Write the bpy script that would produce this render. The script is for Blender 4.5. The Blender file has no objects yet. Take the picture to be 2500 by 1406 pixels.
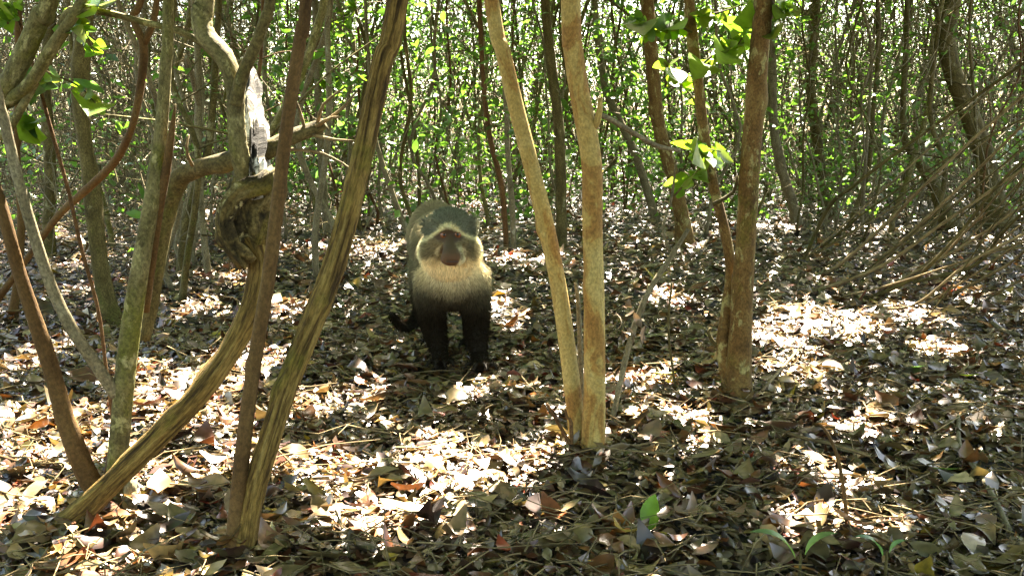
import bpy, bmesh, math, random
import numpy as np
from mathutils import Vector

rng = np.random.default_rng(7)
random.seed(7)
R = math.radians
scene = bpy.context.scene
col = scene.collection

# ------------------------------------------------------------------ camera
CAM_H = 0.75
PITCH = R(7.9)
FPX = 2680.0                      # focal length in pixels of a 2500 px wide frame
cam_d = bpy.data.cameras.new('camera')
cam = bpy.data.objects.new('camera', cam_d)
col.objects.link(cam)
cam.location = (0, 0, CAM_H)
cam.rotation_euler = (math.pi / 2 - PITCH, 0, 0)
cam_d.sensor_width = 36.0
cam_d.lens = 36.0 * FPX / 2500.0
cam_d.clip_start = 0.02
cam_d.clip_end = 2000
scene.camera = cam

# ------------------------------------------------------------------ sky, sun, exposure
SUN_EL, SUN_AZ = R(51), R(15)     # azimuth to the right of the view direction
S = np.array([math.sin(SUN_AZ) * math.cos(SUN_EL), math.cos(SUN_AZ) * math.cos(SUN_EL), math.sin(SUN_EL)])
world = bpy.data.worlds.new('World')
scene.world = world
world.use_nodes = True
wn = world.node_tree.nodes
wl = world.node_tree.links
wn.clear()
wo = wn.new('ShaderNodeOutputWorld')
wb = wn.new('ShaderNodeBackground')
ws = wn.new('ShaderNodeTexSky')
ws.sky_type = 'NISHITA'
ws.sun_disc = False
ws.sun_elevation = SUN_EL
ws.sun_rotation = SUN_AZ
ws.air_density = 1.0
ws.dust_density = 1.5
ws.ozone_density = 0.5
wb.inputs['Strength'].default_value = 0.05
wl.new(ws.outputs[0], wb.inputs[0])
wl.new(wb.outputs[0], wo.inputs[0])

sun_d = bpy.data.lights.new('sun', 'SUN')
sun_d.energy = 5.0
sun_d.angle = R(0.5)
sun_d.color = (1.0, 0.975, 0.94)
sun = bpy.data.objects.new('sun', sun_d)
col.objects.link(sun)
sun.location = (3, 12, 14)
sun.rotation_euler = Vector(-S).to_track_quat('-Z', 'Y').to_euler()

scene.view_settings.view_transform = 'Standard'
scene.view_settings.look = 'None'
scene.view_settings.gamma = 1.0
scene.view_settings.use_curve_mapping = False
scene.view_settings.exposure = 4.5
scene.view_settings.use_white_balance = True
scene.view_settings.white_balance_temperature = 7700
scene.view_settings.white_balance_tint = 8
scene.render.engine = 'CYCLES'
scene.cycles.use_denoising = True
scene.cycles.max_bounces = 8
scene.cycles.diffuse_bounces = 4
scene.cycles.transmission_bounces = 6
scene.cycles.sample_clamp_indirect = 6.0

# ------------------------------------------------------------------ geometry helpers
CP, SP = math.cos(PITCH), math.sin(PITCH)

def ray(px, py):
    a = (px - 1250.0) / FPX
    b = (703.0 - py) / FPX
    return np.array([a, CP + b * SP, -SP + b * CP])

def P(px, py, Y):
    """a point of the place, worked out from where it shows and how far off it stands"""
    d = ray(px, py)
    return np.array([0, 0, CAM_H]) + d * (Y / d[1])

def gh(x, y):
    x = np.asarray(x, float); y = np.asarray(y, float)
    return (0.012 * np.sin(1.9 * x + 0.7) * np.cos(1.3 * y) + 0.010 * np.sin(3.7 * x - 2.1 * y)
            + 0.007 * np.sin(6.1 * x + 4.3 * y + 1.0) + 0.035 * np.sin(0.45 * x + 0.3 * y) * np.clip((y - 4) / 6, 0, 1))

def G(px, py):
    d = ray(px, py)
    p = np.array([0, 0, CAM_H]) + d * (-CAM_H / d[2])
    p[2] = gh(p[0], p[1])
    return p

def GY(py):
    return G(1250, py)[1]

def wr(w_px, Y):
    return 0.5 * w_px * Y / FPX

def mesh_from(name, V, F, mat=None, colr=None, tc=None, smooth=True):
    """V (n,3); F array of quads (m,4) or tris (m,3), or a list of such arrays"""
    me = bpy.data.meshes.new(name)
    Fs = F if isinstance(F, list) else [F]
    Fs = [f for f in Fs if len(f)]
    nl = sum(f.size for f in Fs); nf = sum(len(f) for f in Fs)
    me.vertices.add(len(V)); me.loops.add(nl); me.polygons.add(nf)
    me.vertices.foreach_set('co', np.ascontiguousarray(V, np.float32).ravel())
    me.loops.foreach_set('vertex_index', np.concatenate([f.ravel() for f in Fs]).astype(np.int32))
    tot = np.concatenate([np.full(len(f), f.shape[1]) for f in Fs]).astype(np.int32)
    st = np.concatenate([[0], np.cumsum(tot)[:-1]]).astype(np.int32)
    me.polygons.foreach_set('loop_start', st)
    me.polygons.foreach_set('loop_total', tot)
    me.polygons.foreach_set('use_smooth', np.full(nf, smooth))
    if colr is not None:
        a = me.attributes.new('Col', 'FLOAT_COLOR', 'POINT')
        c = np.ones((len(V), 4), np.float32); c[:, :3] = colr
        a.data.foreach_set('color', c.ravel())
    if tc is not None:
        a = me.attributes.new('tc', 'FLOAT_VECTOR', 'POINT')
        a.data.foreach_set('vector', np.ascontiguousarray(tc, np.float32).ravel())
    me.update(calc_edges=True)
    me.validate()
    if mat is not None:
        me.materials.append(mat)
    return me

def obj(name, me, parent=None, loc=(0, 0, 0)):
    o = bpy.data.objects.new(name, me)
    col.objects.link(o)
    o.location = loc
    if parent is not None:
        o.parent = parent
    return o

def tag(o, label=None, cat=None, group=None, kind=None):
    if label: o['label'] = label
    if cat: o['category'] = cat
    if group: o['group'] = group
    if kind: o['kind'] = kind
    return o

def thing(name, loc, label, cat, group=None):
    return tag(obj(name, None, None, loc), label, cat, group)

def catmull(pts, n):
    pts = np.asarray(pts, float)
    p = np.vstack([2 * pts[0] - pts[1], pts, 2 * pts[-1] - pts[-2]])
    seg = len(pts) - 1
    t = np.linspace(0, seg, n)
    i = np.minimum(t.astype(int), seg - 1); f = (t - i)[:, None]
    p0, p1, p2, p3 = p[i], p[i + 1], p[i + 2], p[i + 3]
    return 0.5 * (2 * p1 + (p2 - p0) * f + (2 * p0 - 5 * p1 + 4 * p2 - p3) * f ** 2 + (3 * p1 - p0 - 3 * p2 + p3) * f ** 3)

class MB:
    """collects shapes into one mesh"""
    def __init__(s):
        s.V = []; s.Q = []; s.T = []; s.C = []; s.tc = []; s.n = 0
    def add(s, V, Q=None, T=None, C=None, tc=None):
        s.V.append(V)
        if Q is not None and len(Q): s.Q.append(Q + s.n)
        if T is not None and len(T): s.T.append(T + s.n)
        s.C.append(np.broadcast_to(np.array(C if C is not None else (.5, .5, .5)), (len(V), 3)))
        s.tc.append(tc if tc is not None else V)
        s.n += len(V)
    def mesh(s, name, mat, off=(0, 0, 0), smooth=True):
        V = np.vstack(s.V) - np.asarray(off)
        F = []
        if s.Q: F.append(np.vstack(s.Q))
        if s.T: F.append(np.vstack(s.T))
        return mesh_from(name, V, F, mat, np.vstack(s.C), np.vstack(s.tc), smooth)

def tube(mb, pts, radii, segs=8, n=None, ridge=0.0, lump=0.0, wander=0.0, C=None, cap=True, seed=None, knots=0):
    r_ = np.random.default_rng(seed if seed is not None else int(rng.integers(1 << 30)))
    pts = np.asarray(pts, float)
    L = np.linalg.norm(np.diff(pts, axis=0), axis=1).sum()
    if n is None: n = max(4, int(L / 0.02))
    c = catmull(pts, n)
    rr = np.interp(np.linspace(0, len(pts) - 1, n), np.arange(len(pts)), radii) if len(radii) == len(pts) else np.linspace(radii[0], radii[-1], n)
    d = np.gradient(c, axis=0); d /= np.linalg.norm(d, axis=1)[:, None] + 1e-9
    s = np.concatenate([[0], np.cumsum(np.linalg.norm(np.diff(c, axis=0), axis=1))])
    if wander:
        for k in range(1, 4):
            w = r_.normal(size=(1, 3)) * wander / k
            env = np.clip(s / 0.15, 0, 1)[:, None]
            c = c + np.sin(s * (2.2 * k + r_.uniform(0, 2)) + r_.uniform(0, 6))[:, None] * w * env
    ref = np.array([0, 1.0, 0]) if abs(d[0][1]) < 0.9 else np.array([1.0, 0, 0])
    u = np.cross(d, ref); u /= np.linalg.norm(u, axis=1)[:, None] + 1e-9
    v = np.cross(d, u)
    th = np.linspace(0, 2 * math.pi, segs, endpoint=False)
    TH, SS = np.meshgrid(th, s)
    disp = np.ones_like(TH)
    if ridge:
        for k in (3, 5, 7, 9):
            if k * 2 <= segs:
                disp += ridge * r_.uniform(.5, 1) * np.sin(k * TH + r_.uniform(0, 6) + 1.3 * np.sin(SS * r_.uniform(2, 5) + r_.uniform(0, 6)) + SS * r_.uniform(-2, 2))
        disp += ridge * 0.6 * r_.normal(size=TH.shape)
    if lump:
        for k in range(4):
            disp += lump * np.sin(SS * r_.uniform(6, 30) + r_.uniform(0, 6) + np.cos(TH + r_.uniform(0, 6)) * r_.uniform(0.5, 2))
    for k in range(knots):
        s0 = r_.uniform(0, L); t0 = r_.uniform(0, 6.28)
        disp += 0.28 * np.exp(-((SS - s0) / (rr.mean() * 1.1)) ** 2 - (1 - np.cos(TH - t0)) * 3)
    RR = rr[:, None] * disp
    V = c[:, None, :] + RR[..., None] * (np.cos(TH)[..., None] * u[:, None, :] + np.sin(TH)[..., None] * v[:, None, :])
    V = V.reshape(-1, 3)
    i = np.arange(n - 1)[:, None] * segs; j = np.arange(segs)[None, :]; j2 = (j + 1) % segs
    Q = np.stack([i + j, i + j2, i + segs + j2, i + segs + j], -1).reshape(-1, 4)
    r0 = rr.mean()
    off = r_.uniform(-20, 20, 3)
    tc = np.stack([np.cos(TH) * r0, np.sin(TH) * r0, SS], -1).reshape(-1, 3) + off
    T = None
    if cap:
        V = np.vstack([V, c[:1], c[-1:]]); tc = np.vstack([tc, off[None], off[None] + [[0, 0, L]]])
        a = n * segs
        jj = np.arange(segs)
        T = np.vstack([np.stack([np.full(segs, a), (jj + 1) % segs, jj], -1),
                       np.stack([np.full(segs, a + 1), (n - 1) * segs + jj, (n - 1) * segs + (jj + 1) % segs], -1)])
    mb.add(V, Q, T, C, tc)
    return c, rr

def twigs(b, d, r0, m=5, segs=3, bend=.12, taper=.6):
    """many thin rods at once: b start (n,3), d reach (n,3), r0 radius (n,)"""
    n = len(b); Ld = np.linalg.norm(d, axis=1)[:, None, None]
    t = np.linspace(0, 1, m)[None, :, None]
    w1 = rng.normal(size=(n, 1, 3)); w2 = rng.normal(size=(n, 1, 3))
    c = b[:, None] + d[:, None] * t + bend * Ld * (w1 * t * (1 - t) * 2 + w2 * .35 * np.sin(t * 2 * math.pi))
    x = d / Ld[:, 0]
    ref = np.where(np.abs(x[:, 2:3]) < .8, [[0, 0, 1.0]], [[1.0, 0, 0]])
    u = np.cross(x, ref); u /= np.linalg.norm(u, axis=1)[:, None]; v = np.cross(x, u)
    th = np.linspace(0, 2 * math.pi, segs, endpoint=False)
    ring = np.cos(th)[None, :, None] * u[:, None] + np.sin(th)[None, :, None] * v[:, None]
    rr = r0[:, None] * (1 - taper * t[0, :, 0][None])
    V = c[:, :, None, :] + ring[:, None] * rr[:, :, None, None]
    off = rng.uniform(-20, 20, (n, 1, 1, 3))
    tc = np.concatenate([np.broadcast_to(np.cos(th)[None, None, :, None], (n, m, segs, 1)) * rr[:, :, None, None],
                         np.broadcast_to(np.sin(th)[None, None, :, None], (n, m, segs, 1)) * rr[:, :, None, None],
                         np.broadcast_to(t[:, :, None] * Ld[:, :, None], (n, m, segs, 1))], -1) + off
    i = np.arange(m - 1)[:, None] * segs; j = np.arange(segs)[None]; j2 = (j + 1) % segs
    q = np.stack([i + j, i + j2, i + segs + j2, i + segs + j], -1).reshape(-1, 4)
    F = (q[None] + (np.arange(n) * m * segs)[:, None, None]).reshape(-1, 4)
    return V.reshape(-1, 3), F, tc.reshape(-1, 3)

# ------------------------------------------------------------------ leaves (vectorised)
def leaf_verts(N, pos, L, W, yaw, tilt, roll, fold, bend, nu=5, nv=3, tip=1.0, r_=rng, wav=0.0):
    """returns V (N, nu*nv, 3) and quads; leaf lies along local x"""
    u = np.linspace(0, 1, nu); v = np.linspace(-1, 1, nv)
    w = np.sin(math.pi * np.clip(u, 0.03, 0.97) ** 0.85) ** 0.75
    w[0] *= 0.4; w[-1] *= 0.35 * tip
    U, Vv = np.meshgrid(u, v, indexing='ij')
    Wp = np.broadcast_to(w[:, None], U.shape)
    x = (U - 0.5).ravel()[None, :] * L[:, None]
    y = (Vv * Wp).ravel()[None, :] * (W * 0.5)[:, None]
    z = fold[:, None] * np.abs(y) * 1.0 + bend[:, None] * ((U - 0.5) ** 2).ravel()[None, :] * L[:, None] * 2
    if wav:
        z = z + r_.normal(size=x.shape) * wav * L[:, None]
    p = np.stack([x, y, z], -1)
    def rot(p, a, ax):
        c, s = np.cos(a)[:, None], np.sin(a)[:, None]
        i, j = [(1, 2), (2, 0), (0, 1)][ax]
        q = p.copy()
        q[..., i] = c * p[..., i] - s * p[..., j]
        q[..., j] = s * p[..., i] + c * p[..., j]
        return q
    p = rot(p, roll, 0); p = rot(p, tilt, 1); p = rot(p, yaw, 2)
    p = p + pos[:, None, :]
    i = np.arange(nu - 1)[:, None] * nv; j = np.arange(nv - 1)[None, :]
    q = np.stack([i + j, i + j + 1, i + nv + j + 1, i + nv + j], -1).reshape(-1, 4)
    return p, q

def leaves_mesh(name, p, q, colors, mat, off=(0, 0, 0)):
    N, k = p.shape[:2]
    F = (q[None] + (np.arange(N) * k)[:, None, None]).reshape(-1, 4)
    return mesh_from(name, p.reshape(-1, 3) - np.asarray(off), F, mat, np.repeat(colors, k, axis=0))

# ------------------------------------------------------------------ materials
def new_mat(name):
    m = bpy.data.materials.new(name); m.use_nodes = True
    nt = m.node_tree; nt.nodes.clear()
    return m, nt.nodes, nt.links

def leaf_mat(name, trans, rough, spec, tcol=(1, 1, 1), mott=0.35, scale=90):
    m, n, l = new_mat(name)
    out = n.new('ShaderNodeOutputMaterial')
    at = n.new('ShaderNodeAttribute'); at.attribute_name = 'Col'
    tc = n.new('ShaderNodeTexCoord')
    nz = n.new('ShaderNodeTexNoise'); nz.inputs['Scale'].default_value = scale; nz.inputs['Detail'].default_value = 5
    l.new(tc.outputs['Object'], nz.inputs['Vector'])
    mr = n.new('ShaderNodeMapRange'); mr.inputs[1].default_value = 0.3; mr.inputs[2].default_value = 0.7
    mr.inputs[3].default_value = 1 - mott; mr.inputs[4].default_value = 1 + mott
    l.new(nz.outputs[0], mr.inputs[0])
    mx = n.new('ShaderNodeVectorMath'); mx.operation = 'SCALE'
    l.new(at.outputs['Color'], mx.inputs[0]); l.new(mr.outputs[0], mx.inputs['Scale'])
    b = n.new('ShaderNodeBsdfPrincipled')
    b.inputs['Roughness'].default_value = rough
    b.inputs['Specular IOR Level'].default_value = spec
    l.new(mx.outputs[0], b.inputs['Base Color'])
    t = n.new('ShaderNodeBsdfTranslucent')
    tm = n.new('ShaderNodeVectorMath'); tm.operation = 'MULTIPLY'; tm.inputs[1].default_value = tcol
    l.new(mx.outputs[0], tm.inputs[0]); l.new(tm.outputs[0], t.inputs['Color'])
    ms = n.new('ShaderNodeMixShader'); ms.inputs[0].default_value = trans
    l.new(b.outputs[0], ms.inputs[1]); l.new(t.outputs[0], ms.inputs[2])
    l.new(ms.outputs[0], out.inputs[0])
    return m

M_LITTER = leaf_mat('dry_leaf', 0.12, 0.36, 0.45, (1.1, 0.95, 0.7), 0.4, 60)
M_GREEN = leaf_mat('green_leaf', 0.5, 0.4, 0.15, (1.5, 1.6, 0.7), 0.2, 40)
M_FOL = leaf_mat('thicket_leaf', 0.45, 0.35, 0.5, (1.7, 2.2, 1.0), 0.2, 12)

def bark(name, cols, pos, scale=30.0, stretch=0.25, lichen=None, lic_scale=14.0, lic_th=0.58, moss=None, moss_th=0.6,
         rough=0.85, bump=0.5, detail=8, warp=0.6, K=.55, fine=1.0, warm=(1.12, .98, .70)):
    """cols along a noise ramp; crisp lichen and soft moss patches on top; tc runs along the stem"""
    m, n, l = new_mat(name)
    out = n.new('ShaderNodeOutputMaterial')
    at = n.new('ShaderNodeAttribute'); at.attribute_name = 'tc'
    mp = n.new('ShaderNodeMapping'); mp.inputs['Scale'].default_value = (1, 1, stretch)
    l.new(at.outputs['Vector'], mp.inputs[0])
    nz = n.new('ShaderNodeTexNoise'); nz.inputs['Scale'].default_value = scale; nz.inputs['Detail'].default_value = detail
    nz.inputs['Roughness'].default_value = 0.65; nz.inputs['Distortion'].default_value = warp
    l.new(mp.outputs[0], nz.inputs['Vector'])
    cr = n.new('ShaderNodeValToRGB')
    e = cr.color_ramp.elements
    while len(e) < len(cols): e.new(0.5)
    for k, (c, p) in enumerate(zip(cols, pos)):
        e[k].position = p; e[k].color = (*[v * K * w for v, w in zip(c, warm)], 1)
    l.new(nz.outputs[0], cr.inputs[0])
    cur = cr.outputs[0]
    def patch(cur, colr, sc, th, soft, z):
        q = n.new('ShaderNodeTexNoise'); q.inputs['Scale'].default_value = sc; q.inputs['Detail'].default_value = 9; q.inputs['Roughness'].default_value = .68
        q.inputs['Distortion'].default_value = 0.3
        mq = n.new('ShaderNodeMapping'); mq.inputs['Location'].default_value = (z, z * 2, 0); mq.inputs['Scale'].default_value = (1, 1, 0.6)
        l.new(at.outputs['Vector'], mq.inputs[0]); l.new(mq.outputs[0], q.inputs['Vector'])
        rr = n.new('ShaderNodeMapRange'); rr.inputs[1].default_value = th; rr.inputs[2].default_value = th + soft
        l.new(q.outputs[0], rr.inputs[0])
        mx = n.new('ShaderNodeMix'); mx.data_type = 'RGBA'
        mx.inputs[7].default_value = (*[v * K * w for v, w in zip(colr, warm)], 1)
        l.new(rr.outputs[0], mx.inputs[0]); l.new(cur, mx.inputs[6])
        return mx.outputs[2]
    if moss: cur = patch(cur, moss, 9.0, moss_th, 0.15, 3.7)
    if lichen: cur = patch(cur, lichen, lic_scale, lic_th, 0.06, 11.3)
    fz = n.new('ShaderNodeTexNoise'); fz.inputs['Scale'].default_value = 190; fz.inputs['Detail'].default_value = 6; fz.inputs['Roughness'].default_value = .7
    mf = n.new('ShaderNodeMapping'); mf.inputs['Scale'].default_value = (1, 1, .7 if stretch > .3 else .25)
    l.new(at.outputs['Vector'], mf.inputs[0]); l.new(mf.outputs[0], fz.inputs['Vector'])
    fr = n.new('ShaderNodeMapRange'); fr.inputs[1].default_value = .36; fr.inputs[2].default_value = .64; fr.inputs[3].default_value = 1 - .55 * fine; fr.inputs[4].default_value = 1 + .35 * fine
    l.new(fz.outputs[0], fr.inputs[0])
    fs = n.new('ShaderNodeVectorMath'); fs.operation = 'SCALE'
    l.new(cur, fs.inputs[0]); l.new(fr.outputs[0], fs.inputs['Scale']); cur = fs.outputs[0]
    b = n.new('ShaderNodeBsdfPrincipled')
    b.inputs['Roughness'].default_value = rough
    b.inputs['Specular IOR Level'].default_value = 0.12
    l.new(cur, b.inputs['Base Color'])
    b2 = n.new('ShaderNodeBump'); b2.inputs['Strength'].default_value = min(1, bump * 1.2); b2.inputs['Distance'].default_value = 0.003
    l.new(fz.outputs[0], b2.inputs['Height'])
    bp = n.new('ShaderNodeBump'); bp.inputs['Strength'].default_value = bump; bp.inputs['Distance'].default_value = 0.006
    l.new(nz.outputs[0], bp.inputs['Height']); l.new(b2.outputs[0], bp.inputs['Normal']); l.new(bp.outputs[0], b.inputs['Normal'])
    l.new(b.outputs[0], out.inputs[0])
    return m

B_RIDGED = bark('ridged_bark', [(.05, .032, .014), (.14, .092, .034), (.24, .17, .062), (.34, .265, .12)], [.38, .46, .54, .70], 105, .06,
                lichen=(.34, .33, .2), lic_scale=30, lic_th=.68, moss=(.15, .15, .03), moss_th=.56, bump=1.0, K=.6, fine=.9)
B_PEEL = bark('peeling_bark', [(.27, .155, .055), (.33, .215, .08), (.38, .29, .12), (.43, .36, .175)], [.36, .465, .495, .62], 15, .5,
              lichen=(.42, .38, .2), lic_scale=30, lic_th=.62, rough=.7, bump=.25, detail=4, warp=.9, K=.62, fine=.7)
B_BROWN = bark('brown_bark', [(.06, .038, .018), (.15, .095, .04), (.22, .17, .08)], [.3, .5, .72], 22, .5,
               lichen=(.30, .29, .16), lic_scale=30, lic_th=.545, moss=(.11, .115, .025), moss_th=.55, bump=.45, K=.62, fine=.8)
B_MOTTLE = bark('lichen_bark', [(.06, .055, .03), (.15, .14, .075), (.25, .24, .15)], [.3, .48, .7], 26, .6,
                lichen=(.31, .31, .19), lic_scale=40, lic_th=.54, moss=(.14, .155, .035), moss_th=.5, bump=.5, K=.58, fine=.9)
B_DARK = bark('smooth_dark_bark', [(.06, .036, .018), (.14, .085, .04), (.19, .13, .065)], [.3, .5, .75], 18, .35,
              lichen=(.30, .30, .20), lic_scale=14, lic_th=.66, bump=.3, K=.5, fine=.7)
B_OLIVE = bark('olive_bark', [(.045, .04, .02), (.12, .105, .05), (.20, .18, .10)], [.3, .5, .75], 25, .4,
               lichen=(.32, .33, .24), lic_th=.6, moss=(.09, .11, .03), moss_th=.55, bump=.5)
B_PALE = bark('pale_bark', [(.14, .115, .07), (.27, .23, .15), (.40, .36, .26)], [.3, .5, .75], 28, .4,
              lichen=(.46, .46, .38), lic_th=.62, bump=.35, K=.46, warm=(1.05, 1, .85))
B_RED = bark('reddish_bark', [(.06, .034, .02), (.14, .08, .042), (.20, .13, .075)], [.3, .5, .75], 24, .4, bump=.35)
B_ROTTEN = bark('rotten_bark', [(.02, .017, .012), (.06, .05, .028), (.16, .13, .06), (.26, .23, .13)], [.33, .45, .54, .68], 30, .6,
                lichen=(.45, .43, .28), lic_scale=34, lic_th=.6, moss=(.16, .14, .03), moss_th=.53, bump=1.0, K=.58)
B_SUNLIT = bark('sunlit_tone_wood', [(.03, .026, .02), (.10, .085, .06), (.6, .55, .45), (1.1, 1.05, .95)], [.45, .5, .535, .66], 30, .55, bump=.9, K=.75, warm=(1, 1, 1))  # white of sunlit wood is put into the base colour
B_STICK = bark('dead_stick', [(.12, .095, .06), (.26, .21, .14), (.42, .36, .26)], [.3, .5, .75], 40, .15, bump=.4, K=.55)

# ------------------------------------------------------------------ ground
def soil():
    m, n, l = new_mat('forest_soil')
    out = n.new('ShaderNodeOutputMaterial'); b = n.new('ShaderNodeBsdfPrincipled')
    tc = n.new('ShaderNodeTexCoord'); nz = n.new('ShaderNodeTexNoise')
    nz.inputs['Scale'].default_value = 28; nz.inputs['Detail'].default_value = 8; nz.inputs['Roughness'].default_value = .7
    l.new(tc.outputs['Object'], nz.inputs[0])
    cr = n.new('ShaderNodeValToRGB')
    cr.color_ramp.elements[0].position = .35; cr.color_ramp.elements[0].color = (.012, .009, .006, 1)
    cr.color_ramp.elements[1].position = .7; cr.color_ramp.elements[1].color = (.06, .044, .028, 1)
    l.new(nz.outputs[0], cr.inputs[0]); l.new(cr.outputs[0], b.inputs['Base Color'])
    b.inputs['Roughness'].default_value = .9
    bp = n.new('ShaderNodeBump'); bp.inputs['Distance'].default_value = .03
    l.new(nz.outputs[0], bp.inputs['Height']); l.new(bp.outputs[0], b.inputs['Normal'])
    l.new(b.outputs[0], out.inputs[0])
    return m

def build_ground():
    xs = np.concatenate([[-400, -150, -60, -30], np.linspace(-16, 16, 130), [30, 60, 150, 400]])
    ys = np.concatenate([[-200, -60, -20, -8], np.linspace(-3, 26, 130), [32, 45, 80, 160, 500]])
    X, Y = np.meshgrid(xs, ys)
    Z = gh(X, Y)
    far = (np.abs(X) > 17) | (Y > 28) | (Y < -5)
    Z[far] = 0
    V = np.stack([X, Y, Z], -1).reshape(-1, 3)
    nx = len(xs)
    i = np.arange(len(ys) - 1)[:, None] * nx; j = np.arange(nx - 1)[None]
    Q = np.stack([i + j, i + j + 1, i + nx + j + 1, i + nx + j], -1).reshape(-1, 4)
    return tag(obj('forest_floor', mesh_from('forest_floor', V, Q, soil())), kind='structure')
floor = build_ground()

# ------------------------------------------------------------------ where the sun comes through the canopy
# gaps cut in the leaves along the sun's rays: a spot (px, py) on the ground (or on a stem when a depth is given), half sizes in px
GAPS_GROUND = [(60, 1090, 150, 60), (150, 1130, 150, 45), (30, 900, 60, 45), (430, 1000, 120, 55), (520, 955, 60, 40), (560, 1160, 90, 45),
    (720, 1170, 130, 42), (820, 1190, 70, 30), (940, 1290, 130, 38), (1060, 1130, 70, 50), (1130, 1190, 90, 36), (1050, 1210, 60, 40),
    (1240, 1195, 40, 26), (870, 985, 55, 20), (740, 1000, 50, 22), (960, 1030, 35, 14), (190, 720, 40, 22), (185, 655, 30, 16),
    (30, 1240, 60, 40), (960, 1340, 140, 34), (820, 1310, 60, 26), (30, 1300, 60, 30), (730, 615, 90, 16), (900, 625, 70, 18), (1230, 640, 50, 16), (560, 690, 60, 14), (700, 760, 40, 20),
    (480, 760, 60, 16), (1990, 815, 130, 36), (1900, 855, 60, 32), (2070, 800, 60, 25), (2260, 785, 48, 22), (2295, 868, 40, 14),
    (1570, 935, 60, 18), (1450, 930, 40, 12), (1620, 1035, 60, 26), (1580, 1060, 30, 18), (2110, 1040, 30, 18), (2060, 1170, 40, 24), (2010, 1150, 24, 16),
    (2110, 560, 55, 10), (1920, 552, 45, 9), (2060, 365, 60, 6), (1950, 930, 60, 16), (1890, 925, 30, 14), (1290, 645, 60, 14), (350, 1270, 40, 14),
    (1620, 745, 40, 14), (1450, 1130, 30, 14), (1380, 1110, 26, 14), (1720, 1030, 20, 14), (1200, 770, 30, 18), (2150, 1290, 50, 20), (2400, 590, 40, 8),
    (1230, 800, 30, 18), (1640, 1110, 20, 14), (640, 900, 40, 30), (2350, 720, 40, 10), (1030, 480, 60, 6), (1150, 500, 60, 6), (720, 440, 60, 6),
    (320, 940, 60, 24), (560, 880, 30, 20), (400, 1180, 60, 20), (1960, 1280, 40, 14), (1330, 1290, 26, 12), (1880, 560, 60, 8), (150, 590, 60, 10)]
GAPS_STEM = [(612, 175, 2.28, .07), (616, 250, 2.23, .08), (618, 330, 2.16, .08), (625, 400, 2.12, .07), (500, 25, 2.15, .04), (30, 600, 2.1, .05),
    (60, 690, 2.1, .05), (60, 470, 2.1, .04), (330, 1090, 2.0, .04), (390, 1040, 2.0, .04), (240, 1130, 2.0, .03), (1182, 600, 3.45, .06), (1190, 640, 3.48, .06), (1170, 560, 3.42, .04),
    (740, 770, 2.0, .02), (1015, 570, 3.5, .035), (420, 350, 2.1, .02), (470, 180, 3.5, .04), (2220, 640, 4.6, .05), (560, 120, 2.2, .04), (10, 300, 2.1, .04),
    (1620, 130, 3.3, .06), (1460, 40, 3.3, .04), (1700, 60, 3.3, .09), (1740, 400, 3.1, .06), (215, 120, 2.8, .05), (820, 60, 3.6, .08)]
SHADED = [(1104, 615, 3.2, .10), (1096, 570, 3.27, .07), (1095, 700, 3.38, .09), (1070, 850, 3.4, .08), (1165, 850, 3.4, .08)]   # the monkey's front stands in shade
_g = []
for (px, py, hx, hy) in GAPS_GROUND:
    c = G(px, py); a = G(px + hx, py); b = G(px, max(py - hy, 340)); b2 = G(px, py + hy)
    _g.append((c[0], (b[1] + b2[1]) / 2, abs(a[0] - c[0]), max(abs(b[1] - b2[1]) / 2, 0.05)))
for (px, py, Y, r) in GAPS_STEM:
    p = P(px, py, Y); g = p - S * (p[2] / S[2])
    _g.append((g[0], g[1], r * 1.3, r * 1.8))
GAPS = np.array(_g)
GAPS[:, 2:] += .043

def sunlit(g):
    """True where the canopy leaves the ground point g (n,2) open to the sun"""
    ang = np.arctan2(g[:, 1:2] - GAPS[None, :, 1], g[:, 0:1] - GAPS[None, :, 0])
    q = ((g[:, 0:1] - GAPS[None, :, 0]) / GAPS[None, :, 2]) ** 2 + ((g[:, 1:2] - GAPS[None, :, 1]) / GAPS[None, :, 3]) ** 2
    k = np.arange(len(GAPS))[None]
    edge = 1 + 0.2 * np.sin(3 * ang + k * 1.7) + 0.14 * np.sin(7 * ang + k * 2.9)
    lit = (q < edge ** 2).any(1)
    for (px, py, Y, r) in SHADED:
        p = P(px, py, Y); c = p - S * (p[2] / S[2])
        lit &= np.hypot(g[:, 0] - c[0], g[:, 1] - c[1]) > r
    return lit

# ------------------------------------------------------------------ trees
TREES = []        # dict(root, top xyz, base)
def tree_thing(name, base, label, cat='tree', group=None):
    base = np.asarray(base, float)
    base[2] = gh(base[0], base[1])
    t = thing(name, tuple(base), label, cat, group)
    return t, base

def reg(t, base, top):
    TREES.append(dict(t=t, base=base, top=np.asarray(top)))

def stem_px(pts, up=None):
    """[(px, py, width_px, Y)] -> points, radii, with an extension upwards beyond the last point"""
    p = [P(a, b, Y) for a, b, w, Y in pts]
    r = [wr(w, Y / CP) for a, b, w, Y in pts]
    if up:
        d = p[-1] - p[-2]; d = d / np.linalg.norm(d)
        d = d * [0.6, 0.6, 1]; d[2] = max(d[2], .55)
        L = np.linalg.norm(d); k = up - p[-1][2]
        for f in (0.35, 0.7, 1.0):
            p.append(p[-1 if f == .35 else -1] + d / d[2] * k * 0.34)
            r.append(r[-1] * 0.85)
    return p, r

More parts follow.
